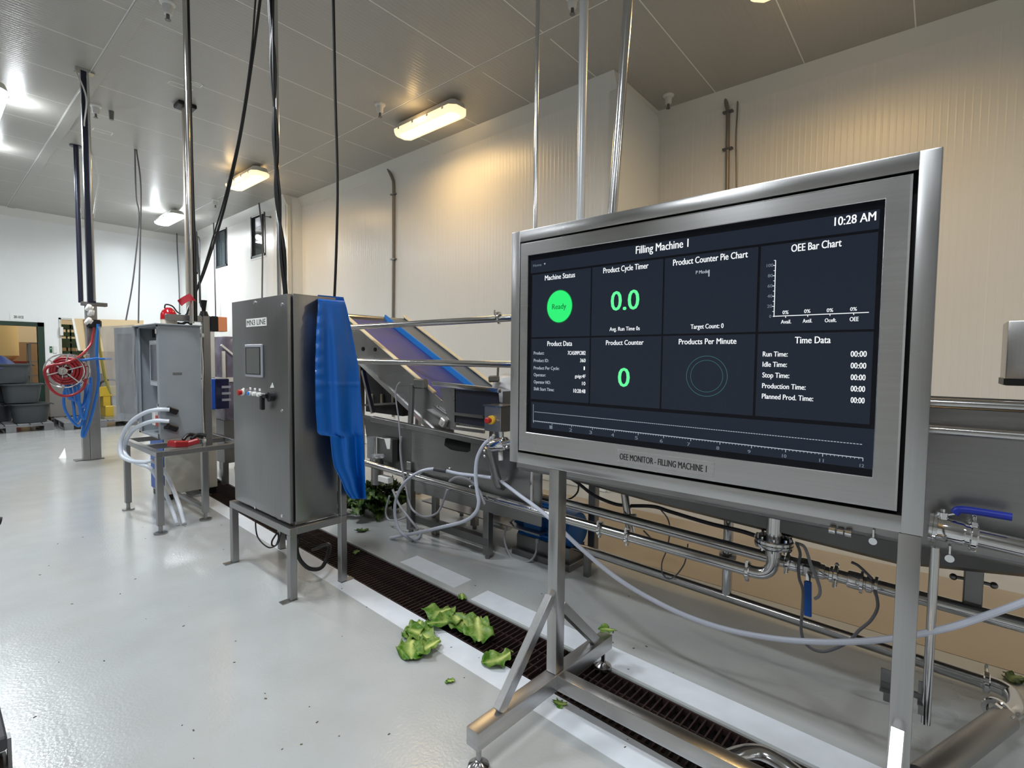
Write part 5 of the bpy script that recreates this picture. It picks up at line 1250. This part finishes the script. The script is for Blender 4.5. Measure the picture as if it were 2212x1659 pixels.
# pair of thin cables in front of the far wall
x_, y_ = 2.226, 9.39
tag(B().tube([(x_, y_, CEIL), (x_, y_, 3.9), AY(300, 470, y_), AY(288, 600, y_), AY(272, 692, y_)], .010, 8, 6).build('hanging_cable', GREYCABLE, None, True), 'thin grey ceiling cable whose lower end swings left', 'cable')
tag(B().tube([(x_+.02, y_, CEIL), AY(304, 400, y_), AY(303, 520, y_), AY(300, 640, y_), AY(299, 698, y_)], .010, 8, 6).build('hanging_cable', GREYCABLE, None, True), 'thin grey ceiling cable hanging straight above the cabinet door', 'cable')
# conduit above the grey cabinet
yc = 5.02
x0 = AY(408, 400, yc).x
cp = thing('conduit_drop', (x0, yc, 1.78), 'bright conduit with a black cable strapped to it above the grey cabinet', 'conduit')
B().tube([(x0, yc, 1.78), (x0, yc, CEIL)], .019, 14, 1).build('conduit', POLE, cp, True)
B().tube([(x0+.03, yc, 1.80), (x0+.033, yc, 2.3), (x0+.024, yc, 3.2), (x0+.022, yc, CEIL)], .014, 10, 4).build('strapped_cable', CABLE, cp, True)
pl_ = G(400, 226, CEIL)
cp2 = thing('plate_drop', (pl_.x, pl_.y, 1.9), 'pale square drop under a dark ceiling plate, behind the bright conduit', 'post')
B().span((pl_.x-.10, pl_.y-.10, CEIL-.05), (pl_.x+.10, pl_.y+.10, CEIL-.001), bev=.01).build('ceiling_plate', BLACK, cp2)
B().span((pl_.x-.03, pl_.y-.03, 2.0), (pl_.x+.03, pl_.y+.03, CEIL-.05)).build('tube', mat('pale_tube', rgb(186, 178, 166), .35, .5), cp2)
for px, py, w_, h_ in ((390, 186, .24, .10), (424, 182, .12, .10), (222, 284, .22, .12)):
    c = G(px, py, CEIL); b = B(); 
    for (u0, u1, v0, v1) in ((-w_/2, w_/2, -h_/2, -h_/2+.012), (-w_/2, w_/2, h_/2-.012, h_/2), (-w_/2, -w_/2+.012, -h_/2, h_/2), (w_/2-.012, w_/2, -h_/2, h_/2)): b.span((c.x+u0, c.y+v0, CEIL-.002), (c.x+u1, c.y+v1, CEIL))
    tag(b.build('ceiling_patch_outline', SEAL), {390: 'sealant outline of a ceiling patch left of the dark plate', 424: 'small sealant outline of a ceiling patch right of the bright conduit', 222: 'sealant outline of a ceiling patch near the square service drop'}[px], 'ceiling patch')
# slanting black cables to the post arm
for k, (top, lab) in enumerate((((562, 0), 'thicker of the two black cables slanting from the ceiling to the post arm'), ((552, 0), 'thinner of the two black cables slanting from the ceiling to the post arm'))):
    ts = [AY(top[0], top[1], 4.2), AY(545-k*4, 130, 4.45), AY(520-k*3, 290, 4.75), AY(492-k*5, 420, 5.0), AY(470-k*6, 500, 5.15), AY(440-k*3, 590, 5.2), AY(414, 650, 5.25), (1.56, 5.12, 1.86)]
    t0 = ts[0]+(ts[0]-ts[1])*((CEIL-ts[0].z)/(ts[0].z-ts[1].z)); 
    tag(B().tube([t0]+ts, .011 if k == 0 else .007, 8, 6).build('slanting_cable', CABLE, None, True), lab, 'cable')
tag(B().tube([AY(424, 500, 5.3), AY(428, 560, 5.26), AY(431, 600, 5.22), AY(433, 655, 5.16), (1.70, 5.12, 1.92)], .008, 8, 6).build('thin_cable', CABLE, None, True), 'thin black cable dropping to the gland on the post top', 'cable')
gl = B().cyl((1.70, 5.12, 1.86), (1.70, 5.12, 1.90), .04, .026, 14).cyl((1.70, 5.12, 1.90), (1.70, 5.12, 2.0), .015, .028, 12)
tag(gl.build('cable_gland', BLACK, None, True), 'black funnel-shaped cable gland on the post top', 'gland')
# red cloth tied to the conduit
def rc(u, v):
    a = AY(383+(408-383)*u, 649+(634-649)*u, 4.93); c = AY(394+(423-394)*u, 661+(652-661)*u+6*math.sin(u*3.1)*-1, 4.93)
    p = a.lerp(c, v); p.y += .02*math.sin(4*u+2*v); return p
tag(B().grid(rc, 12, 8, .003).build('red_cloth', mat('red_cloth', rgb(172, 40, 52), .6), None, True), 'red cloth flag tied to the slanting cables', 'cloth')
# black bundle to the control cabinet
bt0, bt1 = AY(585, 0, 3.35), AY(617, 632, 3.35)
b = B(); rr = random.Random(2)
for k in range(5):
    ox_, oy_ = .014*math.cos(k*1.26), .014*math.sin(k*1.26)
    pts = [Vector((bt0.x-.01+ox_, 3.35+oy_, CEIL)), bt0+Vector((ox_, oy_, 0)), AY(590, 150, 3.35)+Vector((-ox_, oy_, 0)), AY(595, 300, 3.35)+Vector((ox_, -oy_, 0)), AY(600, 420, 3.35)+Vector((-oy_, ox_, 0)), AY(610, 540, 3.35)+Vector((oy_, -ox_, 0)), Vector((bt1.x+ox_*.6, 3.35+oy_*.6, CZ1))]
    b.tube(pts, .0085, 8, 6)
tag(b.build('cable_bundle', CABLE, None, True), 'thick twisted black cable bundle feeding the top of the control cabinet', 'cable')
cc = AY(734, 640, 3.5)
tag(B().tube([AY(719, -60, 3.3), AY(720, 0, 3.32), AY(724, 200, 3.38), AY(729, 420, 3.44), Vector((cc.x-.02, 3.55, CZ1+.01)), Vector((cc.x-.04, 3.6, CZ1-.3))], .010, 8, 6).build('black_drop_cable', CABLE, None, True), 'single black cable running down behind the blue apron', 'cable')
ppx = AY(599, 300, 4.4)
vpole('ceiling_pole', ppx.x, 4.4, 1.2, .017, POLE, 'slim steel pole just behind the twisted cable bundle')
# small conduits on the long wall and the window wall
def wallline(name, pl, x, r, m, label, cat='conduit', clips=()):
    pts = [AX(a, b_, x-r) for a, b_ in pl]
    o = tag(B().tube(pts, r, 8, 4).build(name, m, None, True), label, cat)
    for a, b_ in clips: B().box(AX(a, b_, x-r), (r*2.5, r*5, .02)).build('clip', S_DARK, o)
    return o
GC = mat('grey_conduit', rgb(128, 122, 116), .4, .3)
wallline('wall_conduit', [(833, 349), (836, 360), (847, 385), (850, 400), (850, 460), (850, 560), (849, 700), (849, 900)], X1, .022, GC, 'grey conduit bending off the ceiling down the long wall', clips=((850, 420), (850, 560)))
wallline('wall_conduit', [(1567, 205), (1569, 225), (1572, 242), (1572, 300), (1571, 410), (1566, 900)], XR, .022, GC, 'thick brown conduit running down the recessed wall', clips=((1573, 242), (1572, 322)))
wallline('wall_cable', [(1594, 192), (1593, 240), (1590, 300), (1591, 405), (1590, 900)], XR, .008, GC, 'thin cable beside the thick conduit on the recessed wall', 'cable')
wallline('wall_cable', [(636, 425), (637, 480), (636, 580), (639, 700), (640, 800)], X1, .010, GC, 'thin cable in the corner beside the cream wall edge', 'cable', ((637, 455), (637, 586)))
wallline('wall_conduit', [(558, 425), (562, 460), (567, 500), (567, 560), (566, 660), (566, 760)], XW-.1, .016, GREYCABLE, 'grey rod hanging in front of the nearest wall window')
wallline('wall_conduit', [(461, 457), (462, 520), (464, 600), (466, 690)], XW-.1, .016, GREYCABLE, 'grey rod hanging in front of the middle wall window')
wallline('wall_conduit', [(421, 505), (424, 512), (431, 520), (431, 600), (431, 655)], XW-.2, .016, GREYCABLE, 'bent grey conduit left of the slanting cables')
wallline('wall_cable', [(382, 492), (383, 540), (387, 620), (388, 690)], XW-.3, .014, GREYCABLE, 'grey cable hanging in front of the far corner', 'cable')
tag(B().cyl(AX(569, 467, XW-.12), AX(584, 469, XW), .008, seg=8).sphere(AX(584, 469, XW-.01), .025, 8, 6).build('wall_hook', S_DARK, None, True), 'small dark pin on the wall right of the nearest window', 'hook')
# sprinklers
SPR = mat('sprinkler_white', rgb(216, 216, 214), .4)
def sprinkler(px, py, label, s=1.0):
    c = G(px, py, CEIL); root = thing('sprinkler', (c.x, c.y, CEIL-.17*s), label, 'sprinkler', 'ceiling sprinklers')
    B().lathe((c.x, c.y, CEIL), (c.x, c.y, CEIL-.10*s), [(0, 0), (0, .065*s), (.12, .062*s), (.25, .042*s), (.9, .036*s), (1, .03*s), (1, 0)], 18).build('cup', SPR, root, True)
    B().cyl((c.x, c.y, CEIL-.10*s), (c.x, c.y, CEIL-.14*s), .014*s, seg=10).cyl((c.x, c.y, CEIL-.145*s), (c.x, c.y, CEIL-.15*s), .024*s, seg=12).build('head', S_DARK, root, True)
for px, py, lab in ((362, 6, 'white sprinkler cup at the top of the picture beside the left cover strip'), (206, 228, 'white sprinkler cup right of the square service drop'), (821, 226, 'sprinkler in front of the warm ceiling light nearest the pipes'),
                    (1444, 206, 'sprinkler above the recessed wall'), (1237, -8, 'sprinkler between the bright poles at the top edge'), (465, 432, 'far sprinkler near the cool ceiling light')):
    sprinkler(px, py, lab)
c = G(240, 240, CEIL); tag(B().cyl((c.x, c.y, CEIL), (c.x, c.y, CEIL-.11), .03, .024, 14).build('ceiling_nozzle', S_DARK, None, True), 'small dark nozzle on the ceiling beside a sprinkler cup', 'nozzle')
# hanging box at the right edge
a, c = AX(2178, 693, 3.0), AX(2178, 833, 3.0)
rb = thing('control_box', (3.1, a.y-.2, c.z), 'steel control box cut off by the right edge above the tank', 'box')
B().span((2.995, a.y-.42, c.z), (3.22, a.y, a.z), bev=.006, seg=2).build('body', steel('steel_box2', .5, (.2, .36), 'z'), rb, True)
B().span((2.99, a.y-.425, c.z+.002), (3.225, a.y+.004, c.z+.03)).build('bottom_edge', BLACK, rb)
B().bar((3.12, a.y-.20, 1.3), (3.12, a.y-.20, c.z), .05, .05).build('post', S_MACH, rb)
# ------------------------------------------------------------------ lettuce on the floor
def leafmat(name, c0, c1, s=18):
    m = mat(name, c0, .42, spec=.4); n, l, b = nodes(m)
    at = n.new('ShaderNodeAttribute'); at.attribute_name = 'rib'
    tc = n.new('ShaderNodeTexCoord'); no = n.new('ShaderNodeTexNoise'); no.inputs['Scale'].default_value = s*2.2; no.inputs['Detail'].default_value = 4
    l.new(tc.outputs['Object'], no.inputs['Vector'])
    ad = n.new('ShaderNodeMath'); ad.operation = 'MULTIPLY_ADD'; ad.inputs[1].default_value = 0.9; ad.inputs[2].default_value = -.45
    l.new(no.outputs['Fac'], ad.inputs[0])
    sm = n.new('ShaderNodeMath'); sm.operation = 'ADD'; sm.use_clamp = True
    l.new(at.outputs['Fac'], sm.inputs[0]); l.new(ad.outputs[0], sm.inputs[1])
    mx = n.new('ShaderNodeMix'); mx.data_type = 'RGBA'; mx.inputs['A'].default_value = c0; mx.inputs['B'].default_value = c1
    l.new(sm.outputs[0], mx.inputs['Factor']); l.new(mx.outputs['Result'], b.inputs['Base Color'])
    b.inputs['Subsurface Weight'].default_value = .0
    return m
LEAF = leafmat('lettuce_green', rgb(66, 112, 22), rgb(206, 216, 132))
KALE = leafmat('dark_leaf_green', rgb(34, 66, 24), rgb(118, 140, 66))
def leaf_mesh(b, M, L, Wd, seed, curl=.35, ruf=.02, nu=16, nv=14, attr=None):
    r = random.Random(seed); ph = [r.uniform(0, 6.28) for _ in range(6)]
    P = []
    for i in range(nu+1):
        u = i/nu
        w = Wd*(math.sin(math.pi*min(.97, u*.86+.12))**.55)*(1+.14*math.sin(8*u+ph[0]))*(.34+.66*min(1, u*1.9))
        row = []
        for j in range(nv+1):
            v = j/nv*2-1
            e = abs(v)**2.5
            w2 = w*(1+.10*e*math.sin(13*u+ph[3]+v))
            x = v*w2/2+.10*Wd*math.sin(3.1*u+ph[5]); y = L*u+(.008*e*math.sin(17*u+ph[4]))
            z = curl*w*(v*v)*.32*math.sin(math.pi*u+.4)+ruf*e*math.sin(20*u+ph[1]+v*3)+.6*ruf*math.sin(7*v+9*u+ph[2])*abs(v)+.05*L*math.sin(3*u+ph[5])+.012
            q = M @ Vector((x, y-L/2, z))
            row.append((q, max(0, 1-abs(v)*2.6)*(1-u*.55)+.28*(1-u)))
        P.append(row)
    V = []
    base = len(attr) if attr is not None else 0
    for row in P:
        rr_ = []
        for q, a in row:
            rr_.append(b.bm.verts.new(q))
            if attr is not None: attr.append(a)
        V.append(rr_)
    for i in range(nu):
        for j in range(nv): b.bm.faces.new((V[i][j], V[i+1][j], V[i+1][j+1], V[i][j+1]))
def put_attr(o, attr):
    a = o.data.attributes.new('rib', 'FLOAT', 'POINT')
    a.data.foreach_set('value', attr)
def ground(o, z):
    m = min(v.co.z for v in o.data.vertices)
    o.location.z = z-m
def leaf(px, py, L, Wd, rz, seed, label, z=0.0, tilt=(0, 0), m=None, curl=.35, ruf=.018, name='lettuce_leaf', group='loose lettuce leaves'):
    c = G(px, py, max(z, 0)); b = B(); at = []; ruf = min(ruf, L*.10); curl = curl if L > .1 else curl*.35
    M = Matrix.Translation((c.x, c.y, z)) @ Euler((tilt[0], tilt[1], rz)).to_matrix().to_4x4()
    leaf_mesh(b, M, L*1.12, Wd*1.45, seed, curl*.8, ruf*.8, attr=at)
    o = b.build(name, m or LEAF, None, True, loc=(c.x, c.y, 0), angle=180); put_attr(o, at)
    sm = o.modifiers.new('thick', 'SOLIDIFY'); sm.thickness = .002
    ground(o, z+.002)
    return tag(o, label, 'leaf', group)
leaf(893, 1366, .15, .085, 1.9, 1, 'light green lettuce leaf at the upper left end of the floor cluster', curl=.9)
leaf(912, 1378, .17, .12, .4, 2, 'upright crinkled lettuce leaf in the middle of the floor cluster', curl=.8, z=.004)
leaf(893, 1408, .16, .10, 2.3, 3, 'dark-edged lettuce leaf at the lower left end of the floor cluster', curl=.5)
leaf(921, 1406, .14, .10, 1.2, 4, 'curled lettuce leaf at the lower right of the floor cluster', curl=.9)
leaf(957, 1334, .17, .13, 2.0, 5, 'darkest lettuce leaf at the back of the drain cluster', z=.002, curl=.6)
leaf(966, 1350, .21, .10, 1.35, 6, 'pale-ribbed lettuce leaf in the middle of the drain cluster', z=.006, curl=.7)
leaf(992, 1353, .16, .11, 2.7, 7, 'lettuce leaf with a pale tip at the right of the drain cluster', z=.004, curl=.6)
leaf(1034, 1370, .19, .12, 2.2, 8, 'single ruffled lettuce leaf lying on the grate', z=.003, curl=.5)
leaf(1074, 1428, .16, .09, 1.3, 9, 'lettuce leaf on the edge of the white band beside the stand brace', z=.002, curl=.5)
leaf(1312, 1366, .07, .05, 1.0, 10, 'small green leaf scrap on the far end of the left foot beam', z=.166, curl=.4, name='leaf_scrap')
leaf(1210, 1521, .05, .035, .6, 11, 'small leaf scrap on the white band in front of the crossbar', curl=.5, name='leaf_scrap')
leaf(973, 1473, .035, .03, .2, 12, 'tiny leaf scrap alone on the grey floor', curl=.5, name='leaf_scrap')
leaf(770, 1195, .05, .045, 1.2, 13, 'pale leaf scrap on the grate near the control cabinet', z=.002, curl=.3, name='leaf_scrap')
leaf(998, 1292, .06, .04, 2.2, 14, 'greyish leaf scrap on the far rim of the grate', z=.002, curl=.3, name='leaf_scrap')
leaf(2195, 1472, .09, .06, 1.0, 15, 'dark green leaf scrap on the floor behind the pipe elbow', m=KALE, curl=.4, name='leaf_scrap')
leaf(782, 1148, .10, .05, 1.4, 16, 'dark leaf scrap in front of the green pile', m=KALE, curl=.3, name='leaf_scrap')
# heap of dark leaves under the line
b = B(); at = []; rk = random.Random(11)
cA, cB = G(760, 1130), G(825, 1120)
for i in range(130):
    t = rk.random(); d = rk.random()
    p = cA.lerp(cB, t)+Vector((rk.uniform(-.05, .42), rk.uniform(-.06, .40), 0))
    zz = rk.random()**.8*.27*(1-abs(t-.5)*.7)
    if p.x < 2.36: p.x = 2.36+rk.random()*.1
    M = Matrix.Translation((p.x, p.y, zz)) @ Euler((rk.uniform(-.6, .6), rk.uniform(-.6, .6), rk.uniform(0, 6.28))).to_matrix().to_4x4()
    leaf_mesh(b, M, rk.uniform(.12, .22), rk.uniform(.07, .13), 100+i, .6, .022, 9, 8, at)
kp = b.build('leaf_pile', KALE, None, True, angle=180); put_attr(kp, at)
ground(kp, 0.0)
tag(kp, 'heap of dark green leaves on the floor behind the blue apron', 'leaf pile', kind='stuff')
# specks and scuffs on the floor
b = B(); rk = random.Random(4)
for i in range(70):
    px, py = rk.uniform(60, 1500), rk.uniform(1080, 1640)
    c = G(px, py); s = rk.uniform(.002, .006)
    b.box((c.x, c.y, .001), (s*2, s, .002), rot=(0, 0, rk.uniform(0, 3)))
tag(b.build('floor_crumbs', mat('crumb_brown', rgb(92, 84, 68), .8)), 'tiny dark crumbs scattered over the grey floor', 'crumbs', kind='stuff')
# ------------------------------------------------------------------ far end: openings, pallets, tubs
DGREEN = mat('dark_green_frame', rgb(34, 58, 46), .4)
b = B(); a0, a1, hz = DOOR1[0], DOOR1[1], DOOR1[3]
b.span((a0, YF-.03, 0), (a0+.11, YF+.13, hz)); b.span((a1, YF-.03, 0), (a1+.11, YF+.13, hz+.09)); b.span((a0, YF-.03, hz), (a1+.11, YF+.13, hz+.09))
tag(b.build('door_1', DGREEN), 'green framed doorway in the far wall behind the stacked tubs', kind='structure')
b = B(); a0, a1, hz = DOOR2[0], DOOR2[1], DOOR2[3]
b.span((a0, YF-.01, 0), (a0+.04, YF+.13, hz)); b.span((a1-.04, YF-.01, 0), (a1, YF+.13, hz)); b.span((a0, YF-.01, hz-.04), (a1, YF+.13, hz))
tag(b.build('door_2', mat('pale_frame', rgb(200, 200, 190), .4), ), 'wide opening in the far wall behind the hose reel', kind='structure')
# room beyond
tag(B().span((-1.0, 20.0, 0), (6.5, 20.1, CEIL)).build('wall_beyond', mat('beyond_wall', rgb(176, 164, 140), .6)), 'tan wall of the room beyond the openings', kind='structure')
tag(B().span((6.4, YF+.2, 0), (6.5, 20.0, CEIL)).build('wall_beyond_right', MATS['beyond_wall']), 'side wall of the room beyond the openings', kind='structure')
tag(B().span((-1.0, YF+.2, 0), (-.9, 20.0, CEIL)).build('wall_beyond_left', MATS['beyond_wall']), 'left wall of the room beyond the openings', kind='structure')
bn = thing('beige_hopper', (1.1, 17.5, 0), 'beige hopper on red legs seen through the green doorway', 'hopper')
B().lathe((1.15, 17.5, 1.30), (1.15, 17.5, 2.5), [(0, 0), (0, .36), (.12, .50), (1, .50), (1, 0)], 20).build('body', mat('hopper_beige', rgb(214, 190, 140), .5), bn, True)
B().span((.6, 17.1, 1.24), (1.75, 17.9, 1.31)).build('collar', mat('red_frame', rgb(130, 48, 42), .5), bn)
for x, y in ((.75, 17.2), (1.55, 17.2), (.75, 17.8), (1.55, 17.8)): B().span((x-.05, y-.05, 0), (x+.05, y+.05, 1.25)).build('leg', MATS['red_frame'], bn)
rk_ = thing('wire_rack', (2.0, 16.8, 0), 'dark wire rack seen through the green doorway', 'rack')
for x in (1.75, 2.3):
    for y in (16.6, 17.0): B().span((x-.02, y-.02, 0), (x+.02, y+.02, 1.75)).build('upright', S_DARK, rk_)
for z in (.5, .95, 1.3, 1.74): B().span((1.74, 16.6, z), (2.31, 17.0, z+.02)).build('shelf', S_DARK, rk_)
bm_ = thing('brown_machine', (1.6, 18.6, 0), 'brown machine frame deep in the room beyond the doorway', 'machine')
B().span((1.3, 18.5, .7), (2.9, 19.2, 1.8)).build('body', mat('machine_brown', rgb(128, 104, 78), .5), bm_)
for x in (1.4, 2.8): B().span((x-.05, 18.6, 0), (x+.05, 18.7, .7)).build('leg', S_DARK, bm_)
# dark green crates and beige chute in the second opening
gs = [('dark green crate at the bottom of the stack in the second opening', .0), ('dark green crate second from the bottom in the second opening', .44), ('dark green crate in the middle of the stack in the second opening', .88), ('dark green crate fourth from the bottom in the second opening', 1.32), ('dark green crate on top of the stack in the second opening', 1.76)]
CG = mat('crate_green', rgb(44, 66, 42), .5)
for lab, z in gs:
    r_ = thing('green_crate', (2.45, 15.9, z), lab, 'crate', 'green crates beyond the far wall')
    B().span((2.14, 15.65, z), (2.78, 16.15, z+.03)).build('base', CG, r_)
    for s in ((2.14, 15.65, 2.78, 15.68), (2.14, 16.12, 2.78, 16.15), (2.14, 15.68, 2.17, 16.12), (2.75, 15.68, 2.78, 16.12)):
        w_ = B().span((s[0], s[1], z+.03), (s[2], s[3], z+.10)); w_.span((s[0], s[1], z+.16), (s[2], s[3], z+.25)); w_.span((s[0], s[1], z+.33), (s[2], s[3], z+.43))
        for k in range(4):
            x_ = s[0]+(s[2]-s[0]-.03)*k/3; y2 = s[1]+(s[3]-s[1]-.03)*k/3
            w_.span((x_, y2, z+.03), (x_+.03, y2+.03, z+.43))
        w_.build('side', CG, r_)
ch = thing('beige_chute', (3.0, YF-.2, 1.5), 'large beige slanting chute with a white edge in the second opening', 'chute')
BE = mat('chute_beige', rgb(206, 184, 146), .5)
yq = YF-.12
cq = [AY(157, 688, yq), AY(310, 692, yq), AY(310, 762, yq), AY(170, 757, yq)]
B().poly(cq, (0, .04, 0)).build('panel', BE, ch)
B().bar(AY(157, 688, yq-.02), AY(171, 757, yq-.02), .04, .05, up=(0, 1, 0)).build('white_edge', SEAL, ch)
B().bar(AY(182, 690, yq-.01), AY(190, 752, yq-.01), .03, .02, up=(0, 1, 0)).build('seam_strip', mat('seam_brown', rgb(150, 112, 78), .5), ch)
for px in (190, 290): p = AY(px, 750, YF-.1); B().span((p.x-.04, YF-.1, 0), (p.x+.04, YF-.04, p.z)).build('leg', S_DARK, ch)
# signs and switches on the far wall
a, c = AY(21, 676, YF-.005), AY(54, 693, YF-.005)
sg = tag(B().span((a.x, YF-.008, c.z), (c.x, YF-.001, a.z)).build('number_sign', mat('sign_white', rgb(236, 240, 238), .4)), 'white number sign above the green doorway', 'sign')
B().text('201-015E', (a.x+.06, YF-.0095, c.z+(a.z-c.z)*.3), (1, 0, 0), (0, 0, 1), width=(c.x-a.x)*.66, cap=(a.z-c.z)*.38).build('sign_text', INK, sg)
a, c = AY(107, 748, YF), AY(113, 762, YF); gsn = tag(B().span((a.x, YF-.008, c.z), (c.x, YF-.001, a.z)).build('green_sign', mat('sign_green', rgb(30, 88, 62), .4)), 'small green safety sign right of the doorway', 'sign')
B().span((a.x+.015, YF-.010, c.z+.08), (c.x-.015, YF-.008, c.z+.11)).span((a.x+.015, YF-.010, c.z+.14), (c.x-.015, YF-.008, c.z+.16)).build('print', SEAL, gsn)
a, c = AY(115, 748, YF), AY(123, 763, YF); tag(B().span((a.x, YF-.02, c.z), (c.x, YF-.001, a.z), bev=.004).build('wall_switch', WHITEPL), 'white wall switch beside the small green sign', 'switch')
a, c = AY(129, 706, YF-.05), AY(137, 725, YF-.05); tag(B().span((a.x, YF-.06, c.z), (c.x, YF-.005, a.z), bev=.006).build('dispenser', WHITEPL), 'white dispenser at the left jamb of the second opening', 'dispenser')
# pallets
GP = add_noise(mat('grey_pallet', rgb(110, 112, 114), .6), (6, 6, 6), .2)
def pallet(x0, x1, y0, y1, label):
    r_ = thing('grey_pallet', ((x0+x1)/2, (y0+y1)/2, 0), label, 'pallet', 'grey pallets')
    for k in range(7):
        w_ = (x1-x0)/7.6; xx = x0+(x1-x0-w_)*k/6; B().span((xx, y0, .125), (xx+w_, y1, .15), bev=.003).build('deck_board', GP, r_)
    for yy in (y0, (y0+y1)/2-.05, y1-.1): B().span((x0, yy, .10), (x1, yy+.1, .125)).build('cross_board', GP, r_)
    for xx in (x0, (x0+x1)/2-.07, x1-.14):
        for yy in (y0, (y0+y1)/2-.05, y1-.1): B().span((xx, yy, 0.02), (xx+.14, yy+.1, .10)).build('block', GP, r_)
        B().span((xx, y0, 0), (xx+.14, y1, .02)).build('runner', GP, r_)
    return r_
pallet(.50, 1.70, 13.25, 14.45, 'grey plastic pallet under the stacks of dark tubs')
pallet(1.82, 3.0, 13.0, 14.2, 'grey plastic pallet behind the steel hose column')
# tubs
TUB = mat('tub_dark', rgb(58, 63, 66), .45)
tubm = None
def tub(x, y, z, label):
    global tubm
    r_ = thing('dark_tub', (x, y, z), label, 'tub', 'stacked dark tubs')
    if tubm is None:
        b = B(); k = 28
        def orow(rx, ry, z): return [b.bm.verts.new((rx*math.copysign(abs(math.cos(2*math.pi*i/k))**.7, math.cos(2*math.pi*i/k)), ry*math.copysign(abs(math.sin(2*math.pi*i/k))**.7, math.sin(2*math.pi*i/k)), z)) for i in range(k)]
        rs = [orow(.225, .18, 0), orow(.24, .195, .01), orow(.285, .235, .35), orow(.315, .262, .35), orow(.318, .265, .375), orow(.30, .25, .38), orow(.275, .225, .36), orow(.23, .185, .02)]
        b.bm.faces.new(list(reversed(rs[0])))
        for A, C_ in zip(rs, rs[1:]):
            for i in range(k): b.bm.faces.new((A[i], A[(i+1) % k], C_[(i+1) % k], C_[i]))
        b.bm.faces.new(rs[-1])
        bo = b.build('body', TUB, loc=(0, 0, 0), smooth=True); tubm = [bo.data]
        for s in (-1, 1):
            h = B().tube([(s*.315, -.06, .36), (s*.345, -.04, .345), (s*.345, .04, .345), (s*.315, .06, .36)], .010, 8, 5).build('handle', TUB, loc=(0, 0, 0), smooth=True); tubm.append(h.data); h.parent = r_; h.location = (0, 0, 0)
        bo.parent = r_; bo.location = (0, 0, 0)
    else:
        for nm, me in zip(('body', 'handle', 'handle'), tubm):
            o = bpy.data.objects.new(nm, me); COL.objects.link(o); o.parent = r_
    return r_
lv = ('bottom', 'middle', 'top')
for lev, (xs, y) in enumerate((((.68, 1.40), 13.6), ((.62, 1.30), 13.65), ((.45, 1.15), 13.7))):
    for i, x in enumerate(xs):
        tub(x, y, .15+.385*lev, 'dark tub at the %s of the %s front stack' % (lv[lev], ('left', 'right')[i]))
for lev in range(2): tub(.95, 14.2, .15+.385*lev, ('dark tub standing behind the front stacks', 'dark tub on top behind the front stacks')[lev])
tc_ = B()
def bluef(u, v):
    a = u*2*math.pi; r = .25*v; return (1.0+r*math.cos(a)*1.1, 13.72+r*math.sin(a), .15+.77+.385+.16*(1-v*v)+.02*math.sin(5*a)*v-.08*v)
tag(B().grid(bluef, 28, 8, .004).build('blue_sheet', mat('navy_sheet', rgb(34, 50, 96), .4), None, True), 'dark blue plastic sheet bunched on the top tub', 'sheet')
# yellow crate machine on the second pallet
ym = thing('yellow_unit', (2.75, 13.5, .15), 'yellow crates with a grey motor on the pallet behind the column', 'crate')
YL = mat('yellow_crate', rgb(178, 150, 40), .45)
B().span((2.50, 13.2, .20), (2.95, 13.7, .42), bev=.01).build('lower_crate', YL, ym); B().span((2.40, 13.25, .62), (2.92, 13.7, .82), bev=.01).build('upper_crate', YL, ym)
B().span((2.48, 13.24, .42), (2.6, 13.66, .62)).build('yellow_leg', YL, ym); B().span((2.62, 13.3, .42), (2.88, 13.66, .62)).build('grey_box', GREYP, ym)
B().span((2.48, 13.18, .15), (3.0, 13.72, .20)).build('tray', mat('tray_beige', rgb(150, 142, 112), .5), ym)
B().tube([(2.42, 13.3, .80), (2.46, 13.25, .92), (2.64, 13.25, .97), (2.78, 13.3, .90)], .02, 8, 6).build('hose_loop', CABLE, ym, True)
B().cyl((2.5, 13.5, .82), (2.5, 13.5, 1.1), .09, seg=16).build('canister', S_MACH, ym, True)
# grey worktop and steel cart behind the column
ct = thing('grey_bin', (2.1, 14.4, 0), 'grey panel bin standing between the tubs and the column', 'bin')
B().span((1.78, 14.35, .15), (2.45, 14.85, 1.05), bev=.01).build('body', mat('bin_grey', rgb(122, 118, 114), .5), ct)
B().span((1.76, 14.33, 1.05), (2.47, 14.87, 1.09)).build('lid', S_MACH, ct)
for x in (1.83, 2.4): 
    for y in (14.4, 14.8): B().cyl((x-.02, y, .075), (x+.02, y, .075), .075, seg=14).build('caster', BLACK, ct, True)
# pale plastic scrap on the wet floor
p = G(135, 985); tag(B().poly([G(127, 990, .0), G(143, 990, .0), G(143, 986, .02), AY(140, 968, p.y)], (0, .01, 0)).build('plastic_scrap', WHITEPL), 'pale blue-white plastic scrap standing on the far floor', 'scrap')
# light of the room beyond
l_ = bpy.data.lights.new('room_light', 'AREA'); l_.energy = 90; l_.size = 1.2; l_.color = (1, .9, .75)
for x in (1.2, 4.2):
    o = bpy.data.objects.new('room_light', l_); COL.objects.link(o); o.location = (x, 17.6, CEIL-.05)
